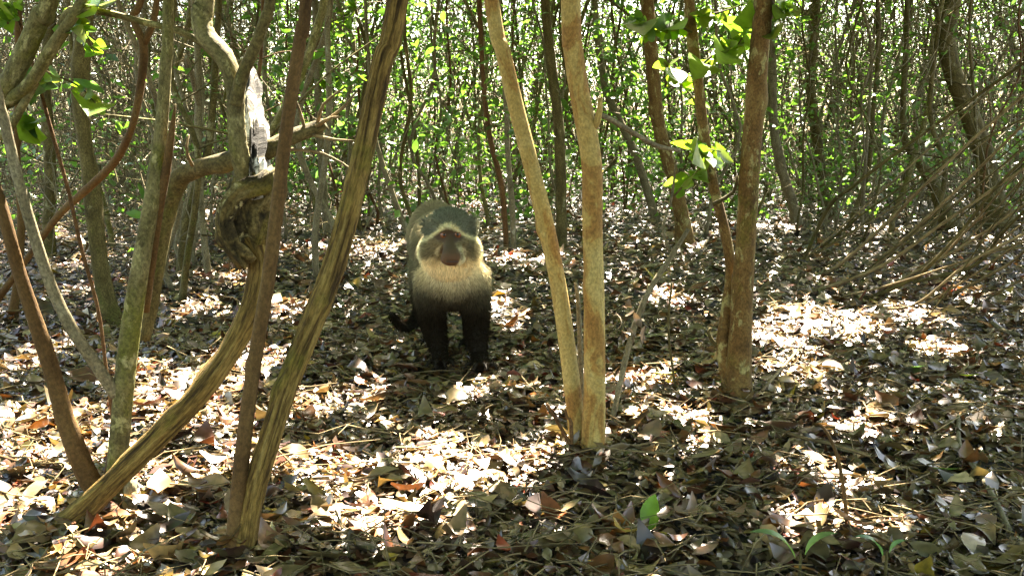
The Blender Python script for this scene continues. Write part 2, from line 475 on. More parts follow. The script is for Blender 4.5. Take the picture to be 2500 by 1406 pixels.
def to_ground(p, r, flare=1.7, below=0.05):
    """add the foot of a stem, just under the ground"""
    b = np.array(p[0], float)
    z = gh(b[0], b[1])
    d = np.array(p[1]) - b
    foot = b - d / max(d[2], 1e-3) * (b[2] - z + below) if d[2] > 0.05 else b * [1, 1, 0] + [0, 0, z - below]
    if np.linalg.norm(foot - b) < 0.02:
        p = [foot] + list(p[1:]); r = [r[0] * flare] + list(r[1:])
    else:
        p = [foot] + list(p); r = [r[0] * flare] + list(r)
    return p, r

def part_tube(name, parent, base, p, r, mat, **kw):
    mb = MB(); c, rr = tube(mb, p, r, **kw)
    o = obj(name, mb.mesh(name, mat, base), parent)
    return o, c, rr

FG = dict(segs=20)
# --- A: many-stemmed mossy tree at the left
t, b = tree_thing('multi_stem_tree', G(285, 1255), 'lichen-blotched grey-green tree with several slender stems from one base, its left stem dark and leaning')
YA = b[1]
p, r = stem_px([(268, 1330, 56, YA - .02), (282, 1200, 52, YA), (297, 1000, 50, YA + .02), (320, 800, 48, YA + .04), (345, 640, 44, YA + .05), (372, 480, 37, YA + .06),
                (392, 330, 32, YA + .07), (405, 160, 28, YA + .07), (411, 0, 25, YA + .07)], up=3.4)
p, r = to_ground(p, r)
o, c, rr = part_tube('trunk', t, b, p, r, B_MOTTLE, ridge=.02, lump=.015, knots=9, **FG); reg(t, b, c[-1])
p, r = stem_px([(262, 1230, 52, YA + .02), (215, 1160, 52, YA + .01), (165, 1040, 46, YA), (125, 900, 40, YA), (85, 780, 36, YA - .01), (45, 660, 32, YA - .02), (8, 520, 29, YA - .03), (-40, 330, 26, YA)], up=2.4)
part_tube('stem', t, b, p, r, B_DARK, ridge=.03, lump=.02, knots=6, **FG)
p, r = stem_px([(285, 965, 32, YA + .02), (235, 890, 30, YA), (180, 810, 30, YA - .02), (130, 710, 28, YA - .03), (85, 580, 27, YA - .05), (45, 440, 26, YA - .06), (12, 300, 25, YA - .07), (-20, 150, 23, YA - .08)], up=2.6)
part_tube('stem', t, b, p, r, B_PALE, ridge=.02, lump=.02, knots=5, **FG)
p, r = stem_px([(300, 1010, 30, YA + .03), (285, 1120, 46, YA + .03), (262, 1230, 50, YA + .02)])
part_tube('stem', t, b, p[::-1], r[::-1], B_RED, ridge=.03, **FG)
p, r = stem_px([(320, 1170, 32, YA - .01), (318, 1250, 36, YA - .03), (345, 1330, 34, YA - .06), (362, 1420, 30, YA - .09)])
part_tube('root', t, b, p, r, B_PALE, ridge=.05, segs=14)
# twin stem running close along the trunk
p, r = stem_px([(352, 760, 26, YA + .09), (368, 640, 27, YA + .08), (385, 520, 26, YA + .07), (405, 420, 22, YA + .06), (418, 330, 17, YA + .05), (428, 255, 4, YA + .04)])
part_tube('dead_stub', t, b, p, r, B_DARK, ridge=.03, segs=12)

# --- A2: twisted tree with a rotten burl
Yb = 2.02
t, b = tree_thing('twisted_tree', G(135, 1345), 'twisted diagonal tree with a swollen rotten burl and a broken trunk coloured sunlit white above it')
p, r = stem_px([(138, 1330, 54, Yb - .07), (150, 1288, 60, Yb - .06), (200, 1245, 60, Yb - .05), (300, 1150, 56, Yb - .03), (400, 1050, 55, Yb), (490, 955, 54, Yb + .03),
                (565, 850, 54, Yb + .07), (615, 750, 56, Yb + .1), (634, 660, 60, Yb + .12), (628, 610, 68, Yb + .13), (612, 575, 84, Yb + .13)])
p, r = to_ground(p, r, 1.1)
part_tube('trunk', t, b, p, r, B_RIDGED, ridge=.035, lump=.02, knots=8, segs=26)
# burl: a swollen ring with a dark rotten hollow
def burl(parent, base):
    mb = MB()
    c = P(606, 525, Yb + .12); k = (Yb + .12) / FPX / CP
    nu, nv = 44, 30
    th = np.linspace(0, 2 * math.pi, nu, endpoint=False); ph = np.linspace(0.02, math.pi - .02, nv)
    T_, Ph = np.meshgrid(th, ph)
    nx, ny, nz = np.sin(Ph) * np.cos(T_), np.sin(Ph) * np.sin(T_), np.cos(Ph)
    rad = 1 + .10 * np.sin(3 * T_ + 2 * nz * 3) + .08 * np.sin(5 * T_ - 4 * nz + 1) + .05 * np.sin(9 * T_ + 7 * nz) + .035 * rng.normal(size=T_.shape)
    # hollow facing the viewer's side and a little right
    hol = np.exp(-(((nx - .25) / .42) ** 2 + ((nz + .05) / .62) ** 2)) * (ny < 0)
    rad = rad * (1 - .42 * hol)
    x = nx * rad * 66 * k; y = ny * rad * 60 * k; z = nz * rad * 100 * k
    x = x + 18 * k * np.sin(nz * 1.6) 
    V = np.stack([x, y, z], -1).reshape(-1, 3) + c
    i = np.arange(nv - 1)[:, None] * nu; j = np.arange(nu)[None]; j2 = (j + 1) % nu
    Q = np.stack([i + j, i + nu + j, i + nu + j2, i + j2], -1).reshape(-1, 4)
    mb.add(V, Q, None, None, V * 1.0)
    o = obj('burl', mb.mesh('burl', B_ROTTEN, base), parent)
    o['label'] = 'swollen rotten burl with a dark hollow'
    # thick lips of bark curling round the hollow
    p, r = stem_px([(672, 420, 40, Yb + .1), (640, 446, 52, Yb + .07), (596, 462, 48, Yb + .06), (562, 500, 38, Yb + .06), (548, 545, 34, Yb + .06), (566, 600, 36, Yb + .07), (604, 640, 44, Yb + .09)])
    part_tube('bark_lip', parent, base, p, r, B_ROTTEN, ridge=.16, lump=.10, segs=24)
burl(t, b)
p, r = stem_px([(618, 490, 60, Yb + .10), (616, 410, 48, Yb + .12), (620, 330, 44, Yb + .17), (614, 260, 38, Yb + .23), (616, 195, 24, Yb + .28), (606, 150, 8, Yb + .31)])
part_tube('broken_trunk', t, b, p, r, B_SUNLIT, ridge=.36, lump=.16, segs=26)  # leans back to catch sun; its sunlit white is painted in the colour
p, r = stem_px([(600, 440, 40, Yb + .12), (582, 370, 44, Yb + .1), (575, 290, 42, Yb + .1), (572, 215, 42, Yb + .1), (545, 140, 46, Yb + .1), (500, 85, 46, Yb + .11), (492, 30, 42, Yb + .12), (505, -30, 36, Yb + .13)], up=3.0)
o, c, rr = part_tube('limb', t, b, p, r, B_MOTTLE, ridge=.05, lump=.05, knots=5, segs=20); reg(t, b, c[-1])
p, r = stem_px([(576, 255, 34, Yb + .09), (590, 190, 30, Yb + .08), (625, 110, 28, Yb + .07), (650, 40, 26, Yb + .06), (662, -20, 24, Yb + .06)], up=2.4)
part_tube('limb', t, b, p, r, B_OLIVE, ridge=.03, segs=14)
p, r = stem_px([(600, 380, 44, Yb + .15), (540, 398, 44, Yb + .2), (480, 415, 44, Yb + .26), (436, 440, 48, Yb + .3), (405, 520, 46, Yb + .32), (385, 620, 44, Yb + .33), (368, 740, 40, Yb + .34), (352, 830, 26, Yb + .34)])
part_tube('limb', t, b, p, r, B_OLIVE, ridge=.03, lump=.02, knots=4, segs=18)
p, r = stem_px([(640, 375, 46, Yb + .16), (690, 345, 38, Yb + .18), (735, 325, 36, Yb + .2), (770, 312, 38, Yb + .21), (792, 300, 26, Yb + .21)])
part_tube('limb', t, b, p, r, B_OLIVE, ridge=.06, lump=.06, knots=3, segs=16)
for q in ([(780, 305), (830, 270), (870, 225)], [(775, 300), (790, 255), (840, 215)], [(765, 330), (820, 342), (885, 345)], [(770, 310), (800, 290), (835, 285)],
          [(745, 320), (735, 280), (720, 240)], [(470, 405), (455, 370), (460, 330)], [(700, 365), (770, 370), (830, 395), (880, 430)]):
    p, r = stem_px([(a, d, 9 - 2 * k, Yb + .2 - .02 * k) for k, (a, d) in enumerate(q)])
    part_tube('twig', t, b, p, r, B_STICK, segs=7)

# --- B: straight smooth dark stem; C: ridged leaning stem
t, b = tree_thing('slender_tree', G(566, 1400), 'slim smooth dark brown tree with pale lichen streaks, leaning across the rotten burl')
YB = b[1]
p, r = stem_px([(566, 1400, 46, YB), (580, 1230, 40, YB), (603, 1010, 37, YB), (630, 830, 35, YB), (655, 680, 34, YB), (675, 520, 33, YB), (694, 360, 32, YB), (716, 200, 31, YB), (738, 60, 30, YB), (748, -20, 29, YB)], up=3.2)
p, r = to_ground(p, r); o, c, rr = part_tube('trunk', t, b, p, r, B_DARK, ridge=.012, lump=.008, knots=5, **FG); reg(t, b, c[-1])
p, r = stem_px([(640, 1010, 24, YB + .35), (652, 940, 28, YB + .33), (655, 860, 24, YB + .3), (640, 790, 16, YB + .25)])
t, b = tree_thing('leaning_tree', G(590, 1395), 'leaning tree with ridged ochre-brown bark between the slim dark tree and the monkey')
YC = b[1]
p, r = stem_px([(585, 1400, 66, YC), (612, 1230, 58, YC), (655, 1080, 55, YC), (705, 930, 54, YC + .03), (765, 780, 54, YC + .06), (820, 640, 54, YC + .09), (862, 480, 52, YC + .12),
                (898, 320, 50, YC + .15), (935, 150, 48, YC + .18), (975, -20, 47, YC + .21)], up=3.2)
p, r = to_ground(p, r); o, c, rr = part_tube('trunk', t, b, p, r, B_RIDGED, ridge=.05, lump=.02, knots=7, segs=30); reg(t, b, c[-1])

# --- D: two smooth peeling stems
t, b = tree_thing('peeling_bark_tree', G(1432, 1135), 'two-stemmed tree with smooth mottled orange and cream peeling bark')
YD = b[1]
p, r = stem_px([(1446, 1115, 64, YD), (1450, 1000, 56, YD), (1452, 880, 53, YD), (1450, 700, 50, YD), (1447, 550, 49, YD), (1446, 420, 50, YD), (1436, 340, 50, YD), (1415, 230, 48, YD),
                (1400, 120, 47, YD), (1393, -10, 46, YD)], up=3.6)
p, r = to_ground(p, r); o, c, rr = part_tube('trunk', t, b, p, r, B_PEEL, ridge=.006, lump=.012, knots=4, **FG); reg(t, b, c[-1])
p, r = stem_px([(1412, 1090, 50, YD + .03), (1402, 990, 42, YD + .04), (1385, 850, 41, YD + .06), (1362, 690, 40, YD + .08), (1330, 540, 40, YD + .1), (1296, 400, 39, YD + .12), (1262, 270, 38, YD + .14), (1228, 130, 37, YD + .16), (1198, -15, 36, YD + .18)], up=3.4)
p, r = to_ground(p, r); o, c, rr = part_tube('stem', t, b, p, r, B_PEEL, ridge=.006, lump=.012, knots=4, **FG); reg(t, b, c[-1])
p, r = stem_px([(1448, 315, 20, YD), (1462, 285, 16, YD - .02), (1466, 240, 11, YD - .03)])
part_tube('stub', t, b, p, r, B_PEEL, segs=10)
p, r = stem_px([(1420, 1060, 14, YD + .14), (1418, 900, 14, YD + .14), (1412, 740, 12, YD + .14), (1405, 690, 8, YD + .14)])
p, r = to_ground(p, r); part_tube('sucker', t, b, p, r, B_PALE, segs=9)
for q in ([(1390, 1080), (1350, 1010), (1335, 985)], [(1395, 1040), (1385, 1020), (1380, 1000)]):
    p, r = stem_px([(a, d, 10 - 2 * k, YD - .02) for k, (a, d) in enumerate(q)])
    p, r = to_ground(p, r, 1.0); part_tube('sucker', t, b, p, r, B_RED, segs=8)
p, r = stem_px([(1475, 285, 14, YD + .05), (1530, 315, 13, YD + .1), (1600, 355, 12, YD + .2), (1660, 368, 8, YD + .25)])
part_tube('branch', t, b, [p[0] + [-.03, 0, -.0]] + p, [r[0]] + r, B_PALE, segs=8)

# --- E: brown blotched tree, right
t, b = tree_thing('blotched_tree', G(1800, 985), 'brown lichen-blotched tree forking near its mossy foot, beside the bright sunlit litter')
YE = b[1]
p, r = stem_px([(1800, 975, 84, YE), (1804, 900, 62, YE), (1812, 720, 50, YE), (1822, 560, 49, YE), (1832, 400, 48, YE), (1845, 240, 47, YE), (1856, 100, 46, YE), (1866, -20, 45, YE)], up=3.8)
p, r = to_ground(p, r, 1.3); o, c, rr = part_tube('trunk', t, b, p, r, B_BROWN, ridge=.015, lump=.015, knots=8, **FG); reg(t, b, c[-1])
p, r = stem_px([(1785, 940, 50, YE + .02), (1766, 850, 36, YE + .02), (1773, 760, 27, YE + .04), (1783, 660, 25, YE + .06), (1768, 560, 24, YE + .08), (1742, 450, 24, YE + .12), (1722, 350, 25, YE + .15), (1706, 220, 25, YE + .18), (1690, 90, 26, YE + .2), (1682, -20, 25, YE + .2)], up=3.2)
o, c, rr = part_tube('stem', t, b, p, r, B_BROWN, ridge=.03, lump=.02, knots=6, segs=16); reg(t, b, c[-1])
for q in ([(1800, 600), (1840, 540), (1870, 470)], [(1740, 500), (1790, 470), (1800, 430)], [(1762, 855), (1730, 820), (1735, 800)]):
    p, r = stem_px([(a, d, 11 - 2 * k, YE + .02) for k, (a, d) in enumerate(q)])
    part_tube('twig', t, b, p, r, B_OLIVE, segs=8)
ETREE = (t, b)

# --- slim yellowish sapling between D and E
t, b = tree_thing('thin_sapling', G(1490, 1050), 'thin yellowish sapling with a clump of caught dead leaves, beside the peeling-bark tree')
p, r = stem_px([(1490, 1050, 14, b[1]), (1515, 930, 14, b[1] + .05), (1542, 820, 15, b[1] + .1), (1580, 720, 15, b[1] + .14), (1630, 640, 14, b[1] + .18), (1680, 560, 10, b[1] + .22)])
p, r = to_ground(p, r, 1.0); part_tube('trunk', t, b, p, r, B_PALE, ridge=.02, segs=10)
p, r = stem_px([(1640, 625, 8, b[1] + .2), (1620, 560, 7, b[1] + .25), (1640, 480, 7, b[1] + .3), (1650, 400, 5, b[1] + .3)])
part_tube('twig', t, b, p, r, B_PALE, segs=7)
SAPL = (t, b)
for k in range(11):
    c0 = P(1536 + rng.normal() * 13, 800 + rng.normal() * 24, b[1] + .1)
    v, q = leaf_verts(1, np.zeros((1, 3)), np.array([rng.uniform(.03, .055)]), np.array([.02]), rng.uniform(0, 6, 1), rng.normal(size=1) * .9, rng.normal(size=1) * .9, rng.normal(size=1) * .5, rng.normal(size=1) * .4, 5, 3)
    obj('dead_leaf', mesh_from('dead_leaf', v[0], q, M_LITTER, np.tile(np.array([.12, .085, .055]) * rng.uniform(.6, 1.3), (len(v[0]), 1))), t, tuple(c0 - b))

# ---- upper-left leaning trees and thin stems
def simple_tree(name, label, pts, mat, up=3.0, foot=True, group=None, segs=14, ridge=.03, lump=.02, knots=4, base_px=None, branches=()):
    p, r = stem_px(pts, up=up)
    if foot: p, r = to_ground(p, r)
    base = np.array(p[0]) if base_px is None else G(*base_px)
    t, b = tree_thing(name, base, label, 'tree', group)
    o, c, rr = part_tube('trunk', t, b, p, r, mat, ridge=ridge, lump=lump, knots=knots, segs=segs)
    if up: reg(t, b, c[-1])
    for q in branches:
        bp, br = stem_px(q); part_tube('branch', t, b, bp, br, mat, ridge=.03, lump=.03, segs=9)
    return t, b

UL = simple_tree('leaning_tree', 'thick mossy tree leaning in from beyond the many-stemmed tree, with an arching side branch',
            [(-190, 740, 58, 2.55), (-120, 520, 56, 2.5), (-40, 330, 52, 2.45), (40, 170, 48, 2.4), (100, 40, 44, 2.38), (130, -40, 42, 2.36)], B_MOTTLE, up=3.0,
            branches=([(20, 250, 34, 2.42), (75, 200, 30, 2.38), (130, 110, 28, 2.36), (185, 30, 26, 2.34), (215, -30, 22, 2.33)],
                      [(150, 60, 18, 2.36), (175, 25, 18, 2.34), (260, 32, 17, 2.34), (350, 55, 16, 2.34), (440, 78, 15, 2.33), (500, 115, 14, 2.33), (560, 180, 14, 2.34)],
                      [(-20, 320, 24, 2.44), (10, 330, 22, 2.42), (60, 250, 20, 2.4), (110, 160, 18, 2.4), (160, 80, 18, 2.38)]))
simple_tree('slender_tree', 'dark brown crooked stem arching down behind the many-stemmed tree',
            [(60, 640, 15, 3.2), (140, 530, 17, 3.15), (215, 460, 20, 3.1), (280, 395, 20, 3.05), (322, 310, 17, 3.0), (343, 210, 20, 3.0), (350, 115, 20, 3.0), (325, 40, 17, 3.0), (350, -20, 16, 3.0)], B_DARK, up=2.4,
            branches=([(350, 110, 18, 3.0), (375, 50, 16, 3.0), (385, -20, 14, 3.0)],))
simple_tree('thin_sapling', 'very thin orange-brown sapling rising beside the pale fork of the many-stemmed tree',
            [(258, 890, 9, 2.6), (240, 760, 9, 2.6), (200, 610, 10, 2.6), (165, 460, 10, 2.6), (120, 300, 10, 2.6), (90, 190, 9, 2.6), (40, 20, 8, 2.6)], B_RED, up=1.8, segs=8)
simple_tree('mossy_tree', 'crooked tree with mossy swollen foot standing in the litter behind the many-stemmed tree',
            [(275, 790, 60, GY(800)), (262, 740, 44, GY(800)), (246, 660, 42, GY(800)), (232, 540, 40, GY(800)), (222, 440, 40, GY(800)), (206, 340, 38, GY(800)), (196, 200, 40, GY(800)), (203, 80, 40, GY(800)), (212, -20, 38, GY(800))], B_OLIVE, up=3.8, ridge=.05, lump=.04)
simple_tree('thin_sapling', 'pale upright sapling with a bleached fork, left of the twisted tree',
            [(512, 690, 17, GY(692)), (500, 600, 17, GY(692)), (488, 470, 18, GY(692)), (483, 330, 18, GY(692)), (485, 200, 17, GY(692)), (478, 60, 15, GY(692)), (470, -40, 13, GY(692))], B_PALE, up=3.2,
            branches=([(486, 260, 14, GY(692)), (470, 190, 13, GY(692) - .1), (455, 140, 10, GY(692) - .2)],))
S800 = simple_tree('thin_sapling', 'pale slim sapling standing upright right of the slim dark tree',
            [(802, 585, 19, GY(590)), (793, 500, 18, GY(590)), (786, 400, 18, GY(590)), (778, 280, 18, GY(590)), (776, 150, 17, GY(590)), (770, 20, 16, GY(590))], B_PALE, up=4.2)
simple_tree('thin_sapling', 'thin pale sapling leaning over directly behind the monkey',
            [(1000, 580, 14, GY(600)), (975, 520, 14, GY(600)), (950, 450, 13, GY(600)), (930, 390, 12, GY(600)), (915, 330, 10, GY(600)), (905, 220, 9, GY(600))], B_PALE, up=2.6)
for k, (q, lab, m) in enumerate([
    ([(1672, 590, 50, 7.2), (1664, 520, 36, 7.2), (1640, 420, 32, 7.2), (1612, 320, 32, 7.2), (1598, 220, 32, 7.2), (1588, 100, 32, 7.2), (1578, -20, 32, 7.2)], 'brown tree with a swollen dark foot between the peeling-bark and blotched trees', B_BROWN),
    ([(1596, 520, 20, 9.5), (1575, 450, 20, 9.5), (1548, 370, 20, 9.5), (1515, 300, 19, 9.5), (1480, 220, 18, 9.5), (1460, 100, 17, 9.5), (1450, -20, 16, 9.5)], 'pale leaning sapling with a dark mossy foot right of the peeling-bark tree', B_PALE),
    ([(1372, 600, 28, 7.2), (1370, 500, 26, 7.2), (1368, 400, 26, 7.2), (1362, 280, 25, 7.2), (1345, 150, 24, 7.2), (1330, -10, 22, 7.2)], 'dark olive upright sapling seen between the two peeling-bark stems', B_OLIVE),
    ([(1236, 605, 13, 7.1), (1232, 530, 14, 7.1), (1222, 440, 13, 7.1), (1195, 330, 13, 7.1), (1180, 200, 12, 7.1), (1170, 0, 12, 7.1)], 'thin reddish brown sapling standing behind the monkey beside a straight pale one', B_RED),
    ([(1254, 610, 13, 7.0), (1250, 500, 14, 7.0), (1240, 380, 13, 7.0), (1235, 250, 12, 7.0), (1222, 100, 12, 7.0), (1216, -10, 12, 7.0)], 'thin straight pale sapling standing close beside the reddish brown one behind the monkey', B_PALE),
    ([(1945, 540, 26, 9.0), (1930, 480, 26, 9.0), (1905, 400, 24, 9.0), (1888, 300, 22, 9.0), (1885, 180, 22, 9.0), (1880, 0, 20, 9.0)], 'pale grey sapling leaning just right of the blotched tree', B_PALE),
    ([(2012, 500, 28, 10.5), (2005, 420, 26, 10.5), (1992, 320, 25, 10.5), (1978, 200, 24, 10.5), (1985, 100, 24, 10.5), (1990, -10, 22, 10.5)], 'greyish slightly crooked sapling beyond the sunlit litter', B_OLIVE),
    ([(2425, 480, 52, 9.0), (2405, 390, 46, 9.0), (2375, 300, 46, 9.0), (2335, 200, 44, 9.0), (2312, 120, 42, 9.0), (2315, 50, 42, 9.0), (2330, -20, 40, 9.0)], 'stout dark crooked tree behind the leaning dead sticks', B_OLIVE),
    ([(2300, 500, 36, 8.8), (2280, 450, 30, 8.8), (2240, 390, 26, 8.8), (2210, 340, 18, 8.8), (2205, 250, 13, 8.8), (2212, 120, 12, 8.8), (2215, 0, 12, 8.8)], 'dark bent tree rising beside the stout dark one', B_OLIVE),
    ([(440, 660, 22, 5.6), (452, 560, 22, 5.6), (470, 480, 22, 5.6), (505, 380, 20, 5.6), (520, 250, 18, 5.6), (530, 80, 16, 5.6), (535, -20, 16, 5.6)], 'olive sapling leaning behind the bent limb of the twisted tree', B_OLIVE),
    ([(118, 560, 30, 6.5), (122, 450, 28, 6.5), (118, 330, 28, 6.5), (112, 200, 26, 6.5), (120, 60, 26, 6.5), (126, -20, 24, 6.5)], 'olive upright tree in the tangled thicket beyond the orange-brown sapling', B_OLIVE),
    ([(20, 830, 24, 4.3), (35, 740, 22, 4.3), (45, 650, 20, 4.3), (52, 520, 20, 4.3), (40, 380, 18, 4.3), (45, 200, 18, 4.3)], 'dark stem standing in the litter beyond the dark leaning left stem', B_DARK)]):
    simple_tree('thin_sapling' if q[0][2] < 30 else 'small_tree', lab, q, m, up=4.6, segs=12)

# ------------------------------------------------------------------ background saplings
def scatter(n, y0, y1, mind, avoid):
    out = []
    tries = 0
    while len(out) < n and tries < 60000:
        tries += 1
        y = y0 + (y1 - y0) * rng.random() ** 0.75
        x = rng.uniform(-1, 1) * (0.49 * y + 0.4)
        if avoid(x, y): continue
        if out and np.min(np.hypot(np.array(out)[:, 0] - x, np.array(out)[:, 1] - y)) < mind: continue
        out.append((x, y))
    return out

def no_go(x, y):
    px = 1250 + x * FPX / y
    if y < 6.2 and -0.25 < px / 2500 < .26: return y < 4.6
    if px > 1800: return y < 7.5
    if px < 900: return y < 5.6
    return y < 7.8

KINDS = [('pale sapling among the thicket stems', B_PALE, .010, .020), ('dark olive sapling among the thicket stems', B_OLIVE, .010, .026),
         ('reddish brown sapling among the thicket stems', B_RED, .008, .018), ('lichen-spotted sapling among the thicket stems', B_MOTTLE, .012, .028)]
spots = scatter(215, 4.6, 15.5, .16, no_go)
for (x, y) in spots:
    k = int(rng.choice(4, p=[.46, .24, .12, .18]))
    lab, m, r0, r1 = KINDS[k]
    H = rng.uniform(3.2, 5.2)
    base = np.array([x, y, gh(x, y)])
    rad = rng.uniform(r0, r1) * (.62 if y > 9 else .8)
    lean = rng.normal(size=2) * .24
    px = 1250 + x * FPX / y
    where = ('left of the twisted tree' if px < 540 else 'behind the ridged leaning tree' if px < 960 else 'behind the monkey' if px < 1200 else 'behind the peeling-bark tree' if px < 1500
             else 'behind the blotched tree' if px < 1900 else 'beyond the sloping dead sticks')
    sway = 'leaning' if abs(lean[0]) > .2 else 'upright'
    girth = 'stout' if rad > .0135 else 'thin'
    lab = f"{girth} {sway} {lab.split(' among')[0]} in the thicket {where}"
    t, b = tree_thing('thicket_sapling', base, lab, 'sapling', lab.replace('sapling', 'saplings'))
    pts = [base + [0, 0, -.05]]
    for f in (.18, .4, .65, 1.0):
        pts.append(base + [lean[0] * f * H * .5 + rng.normal() * .05, lean[1] * f * H * .5 + rng.normal() * .05, H * f])
    mb = MB()
    c, rr = tube(mb, pts, [rad * 1.2, rad, rad * .9, rad * .75, rad * .45], segs=6, n=24, lump=.03, wander=.05, ridge=.02)
    for q in range(int(rng.integers(3, 8))):
        i = int(rng.integers(5, 20)); s0 = c[i]
        a = rng.uniform(0, 6.28); Lb = rng.uniform(.25, .9)
        d = np.array([math.cos(a), math.sin(a), rng.uniform(-.1, 1.0)])
        bp = [s0, s0 + d * Lb * .5 + rng.normal(size=3) * .03, s0 + d * Lb + rng.normal(size=3) * .06 + [0, 0, -.05]]
        tube(mb, bp, [rad * .35, rad * .25, rad * .12], segs=4, n=6)
    obj('trunk', mb.mesh('trunk', m, b), t)
    reg(t, b, c[-1])

# ------------------------------------------------------------------ canopy: leaves set where they shade the ground, shared out to the nearest tree as its crown
def canopy():
    gs = []
    def batch(y0, y1, tau, L0, L1, side=0):
        leafA = ((L0 + L1) / 2) ** 2 * .45 * .7
        A = (y1 - y0) * 2 * (.52 * max(y0 + y1, 2) / 2 + .9)
        N = int(A / (leafA * .62 / S[2]) * tau)
        y = rng.uniform(y0, y1, N); x = rng.uniform(-1, 1, N) * (.52 * np.maximum(y, 1) + .9)
        if side: x = np.abs(x) * .62 + .42 * (.52 * y + .9); x, y = x[::2], y[::2]; N = len(x)
        gs.append((np.stack([x, y], 1), rng.uniform(L0, L1, N)))
    batch(-1.5, 3.2, 6.4, .08, .13); batch(3.2, 6.5, 4.6, .08, .14); batch(6.5, 11, 2.3, .12, .2); batch(11, 18, 1.3, .16, .26); batch(6.5, 17, .6, .14, .22, 1)
    g = np.vstack([a for a, _ in gs]); L = np.concatenate([a for _, a in gs])
    keep = ~sunlit(g)
    g, L = g[keep], L[keep]
    z = rng.uniform(1.75, 3.0, len(g)) + np.clip((g[:, 1] - 2.5) * .16, 0, 2.2)
    pos = np.stack([g[:, 0] + S[0] / S[2] * z, g[:, 1] + S[1] / S[2] * z, z], 1)
    # unseen leaves added overhead and behind the camera to block sky light
    n = 26000
    o = np.stack([rng.uniform(-3.6, 3.6, n), rng.uniform(-2.5, 4.5, n), rng.uniform(2.0, 3.4, n)], 1)
    og = o[:, :2] - S[None, :2] * (o[:, 2:] / S[2])
    o = o[~sunlit(og)]
    return np.vstack([pos, o]), np.concatenate([L, rng.uniform(.09, .15, len(o))])

def green_cols(N, bright=1.0):
    h = rng.random((N, 1))
    c = np.array([.045, .085, .018]) * (1 - h) + np.array([.07, .12, .026]) * h
    c = c * rng.uniform(.7, 1.35, (N, 1)) * bright
    return c

cpos, cL = canopy()
tops = np.array([[*(tr['top'][:2] * .5 + tr['base'][:2] * .5)] for tr in TREES])
own = np.empty(len(cpos), int)
for i in range(0, len(cpos), 20000):
    d = (cpos[i:i + 20000, 0:1] - tops[None, :, 0]) ** 2 + (cpos[i:i + 20000, 1:2] - tops[None, :, 1]) ** 2
    own[i:i + 20000] = d.argmin(1)
# low leaves of the trees on view: on the stem's line, between 0.7 m and 2.6 m
low_p, low_L, low_o = [], [], []
for k, tr in enumerate(TREES):
    bx = tr['base']; y = bx[1]
    if y < 4.4: continue
    n = int(rng.integers(10, 90) * (1.3 if y > 7 else .8))
    px = 1250 + bx[0] * FPX / y
    if px > 1850 or px < 560: n = int(n * (.55 if px > 1850 else .38))
    cl = rng.normal(size=(max(n // 7, 1), 3)) * [.28, .28, .35]
    zz = rng.uniform(.5, 3.0, len(cl))
    ce = bx + (tr['top'] - bx) * (zz / max(tr['top'][2], 1))[:, None] + cl * [1, 1, .3]
    w = rng.integers(0, len(cl), n)
    pp = ce[w] + rng.normal(size=(n, 3)) * .11
    pp[:, 2] = np.maximum(pp[:, 2], .12)
    low_p.append(pp); low_L.append(rng.uniform(.05, .10, n)); low_o.append(np.full(n, k))
low_p = np.vstack(low_p); low_L = np.concatenate(low_L); low_o = np.concatenate(low_o)
allp = np.vstack([cpos, low_p]); allL = np.concatenate([cL, low_L]); allo = np.concatenate([own, low_o])
N = len(allp)
low = np.arange(N) >= len(cpos)
args = (allp, allL, allL * rng.uniform(.38, .55, N), rng.uniform(0, 6.28, N), rng.normal(size=N) * .5, rng.normal(size=N) * .6, rng.uniform(.1, .5, N), rng.uniform(-.3, .2, N))
hp_, hq_ = leaf_verts(int((~low).sum()), *[a[~low] for a in args], nu=3, nv=2)       # overhead leaves put in for shade
lp_, lq_ = leaf_verts(int(low.sum()), *[a[low] for a in args], nu=4, nv=3)            # leaves on view
lc = green_cols(N)
for k, tr in enumerate(TREES):
    sel = allo == k
    if sel.sum() < 1: continue
    # crown: low leaves plus the overhead leaves added for shade
    a, b_ = hp_[sel[~low]], lp_[sel[low]]
    na = a.shape[0] * a.shape[1]
    F = np.vstack([(hq_[None] + (np.arange(len(a)) * a.shape[1])[:, None, None]).reshape(-1, 4), na + (lq_[None] + (np.arange(len(b_)) * b_.shape[1])[:, None, None]).reshape(-1, 4)])
    cc = np.vstack([np.repeat(lc[sel & ~low], a.shape[1], axis=0), np.repeat(lc[sel & low], b_.shape[1], axis=0)])
    obj('crown', mesh_from('crown', np.vstack([a.reshape(-1, 3), b_.reshape(-1, 3)]) - tr['base'], F.astype(int), M_FOL, cc), tr['t'])

# ------------------------------------------------------------------ the thicket beyond: stems, twigs and leaves nobody could count
def far_thicket():
    n = 1150
    y = rng.uniform(12, 34, n); x = rng.uniform(-1, 1, n) * (.52 * y + 1)
    H = rng.uniform(2.5, 6.5, n); l = rng.normal(size=(n, 2)) * .32
    V, F, tc = twigs(np.stack([x, y, np.full(n, -.05)], 1), np.stack([l[:, 0] * H, l[:, 1] * H, H], 1), rng.uniform(.007, .024, n), m=9, segs=5, bend=.09, taper=.5)
    tag(obj('distant_stems', mesh_from('distant_stems', V, F, B_OLIVE, None, tc)), 'mass of thin far-off stems closing off the forest', 'thicket', kind='stuff')
far_thicket()

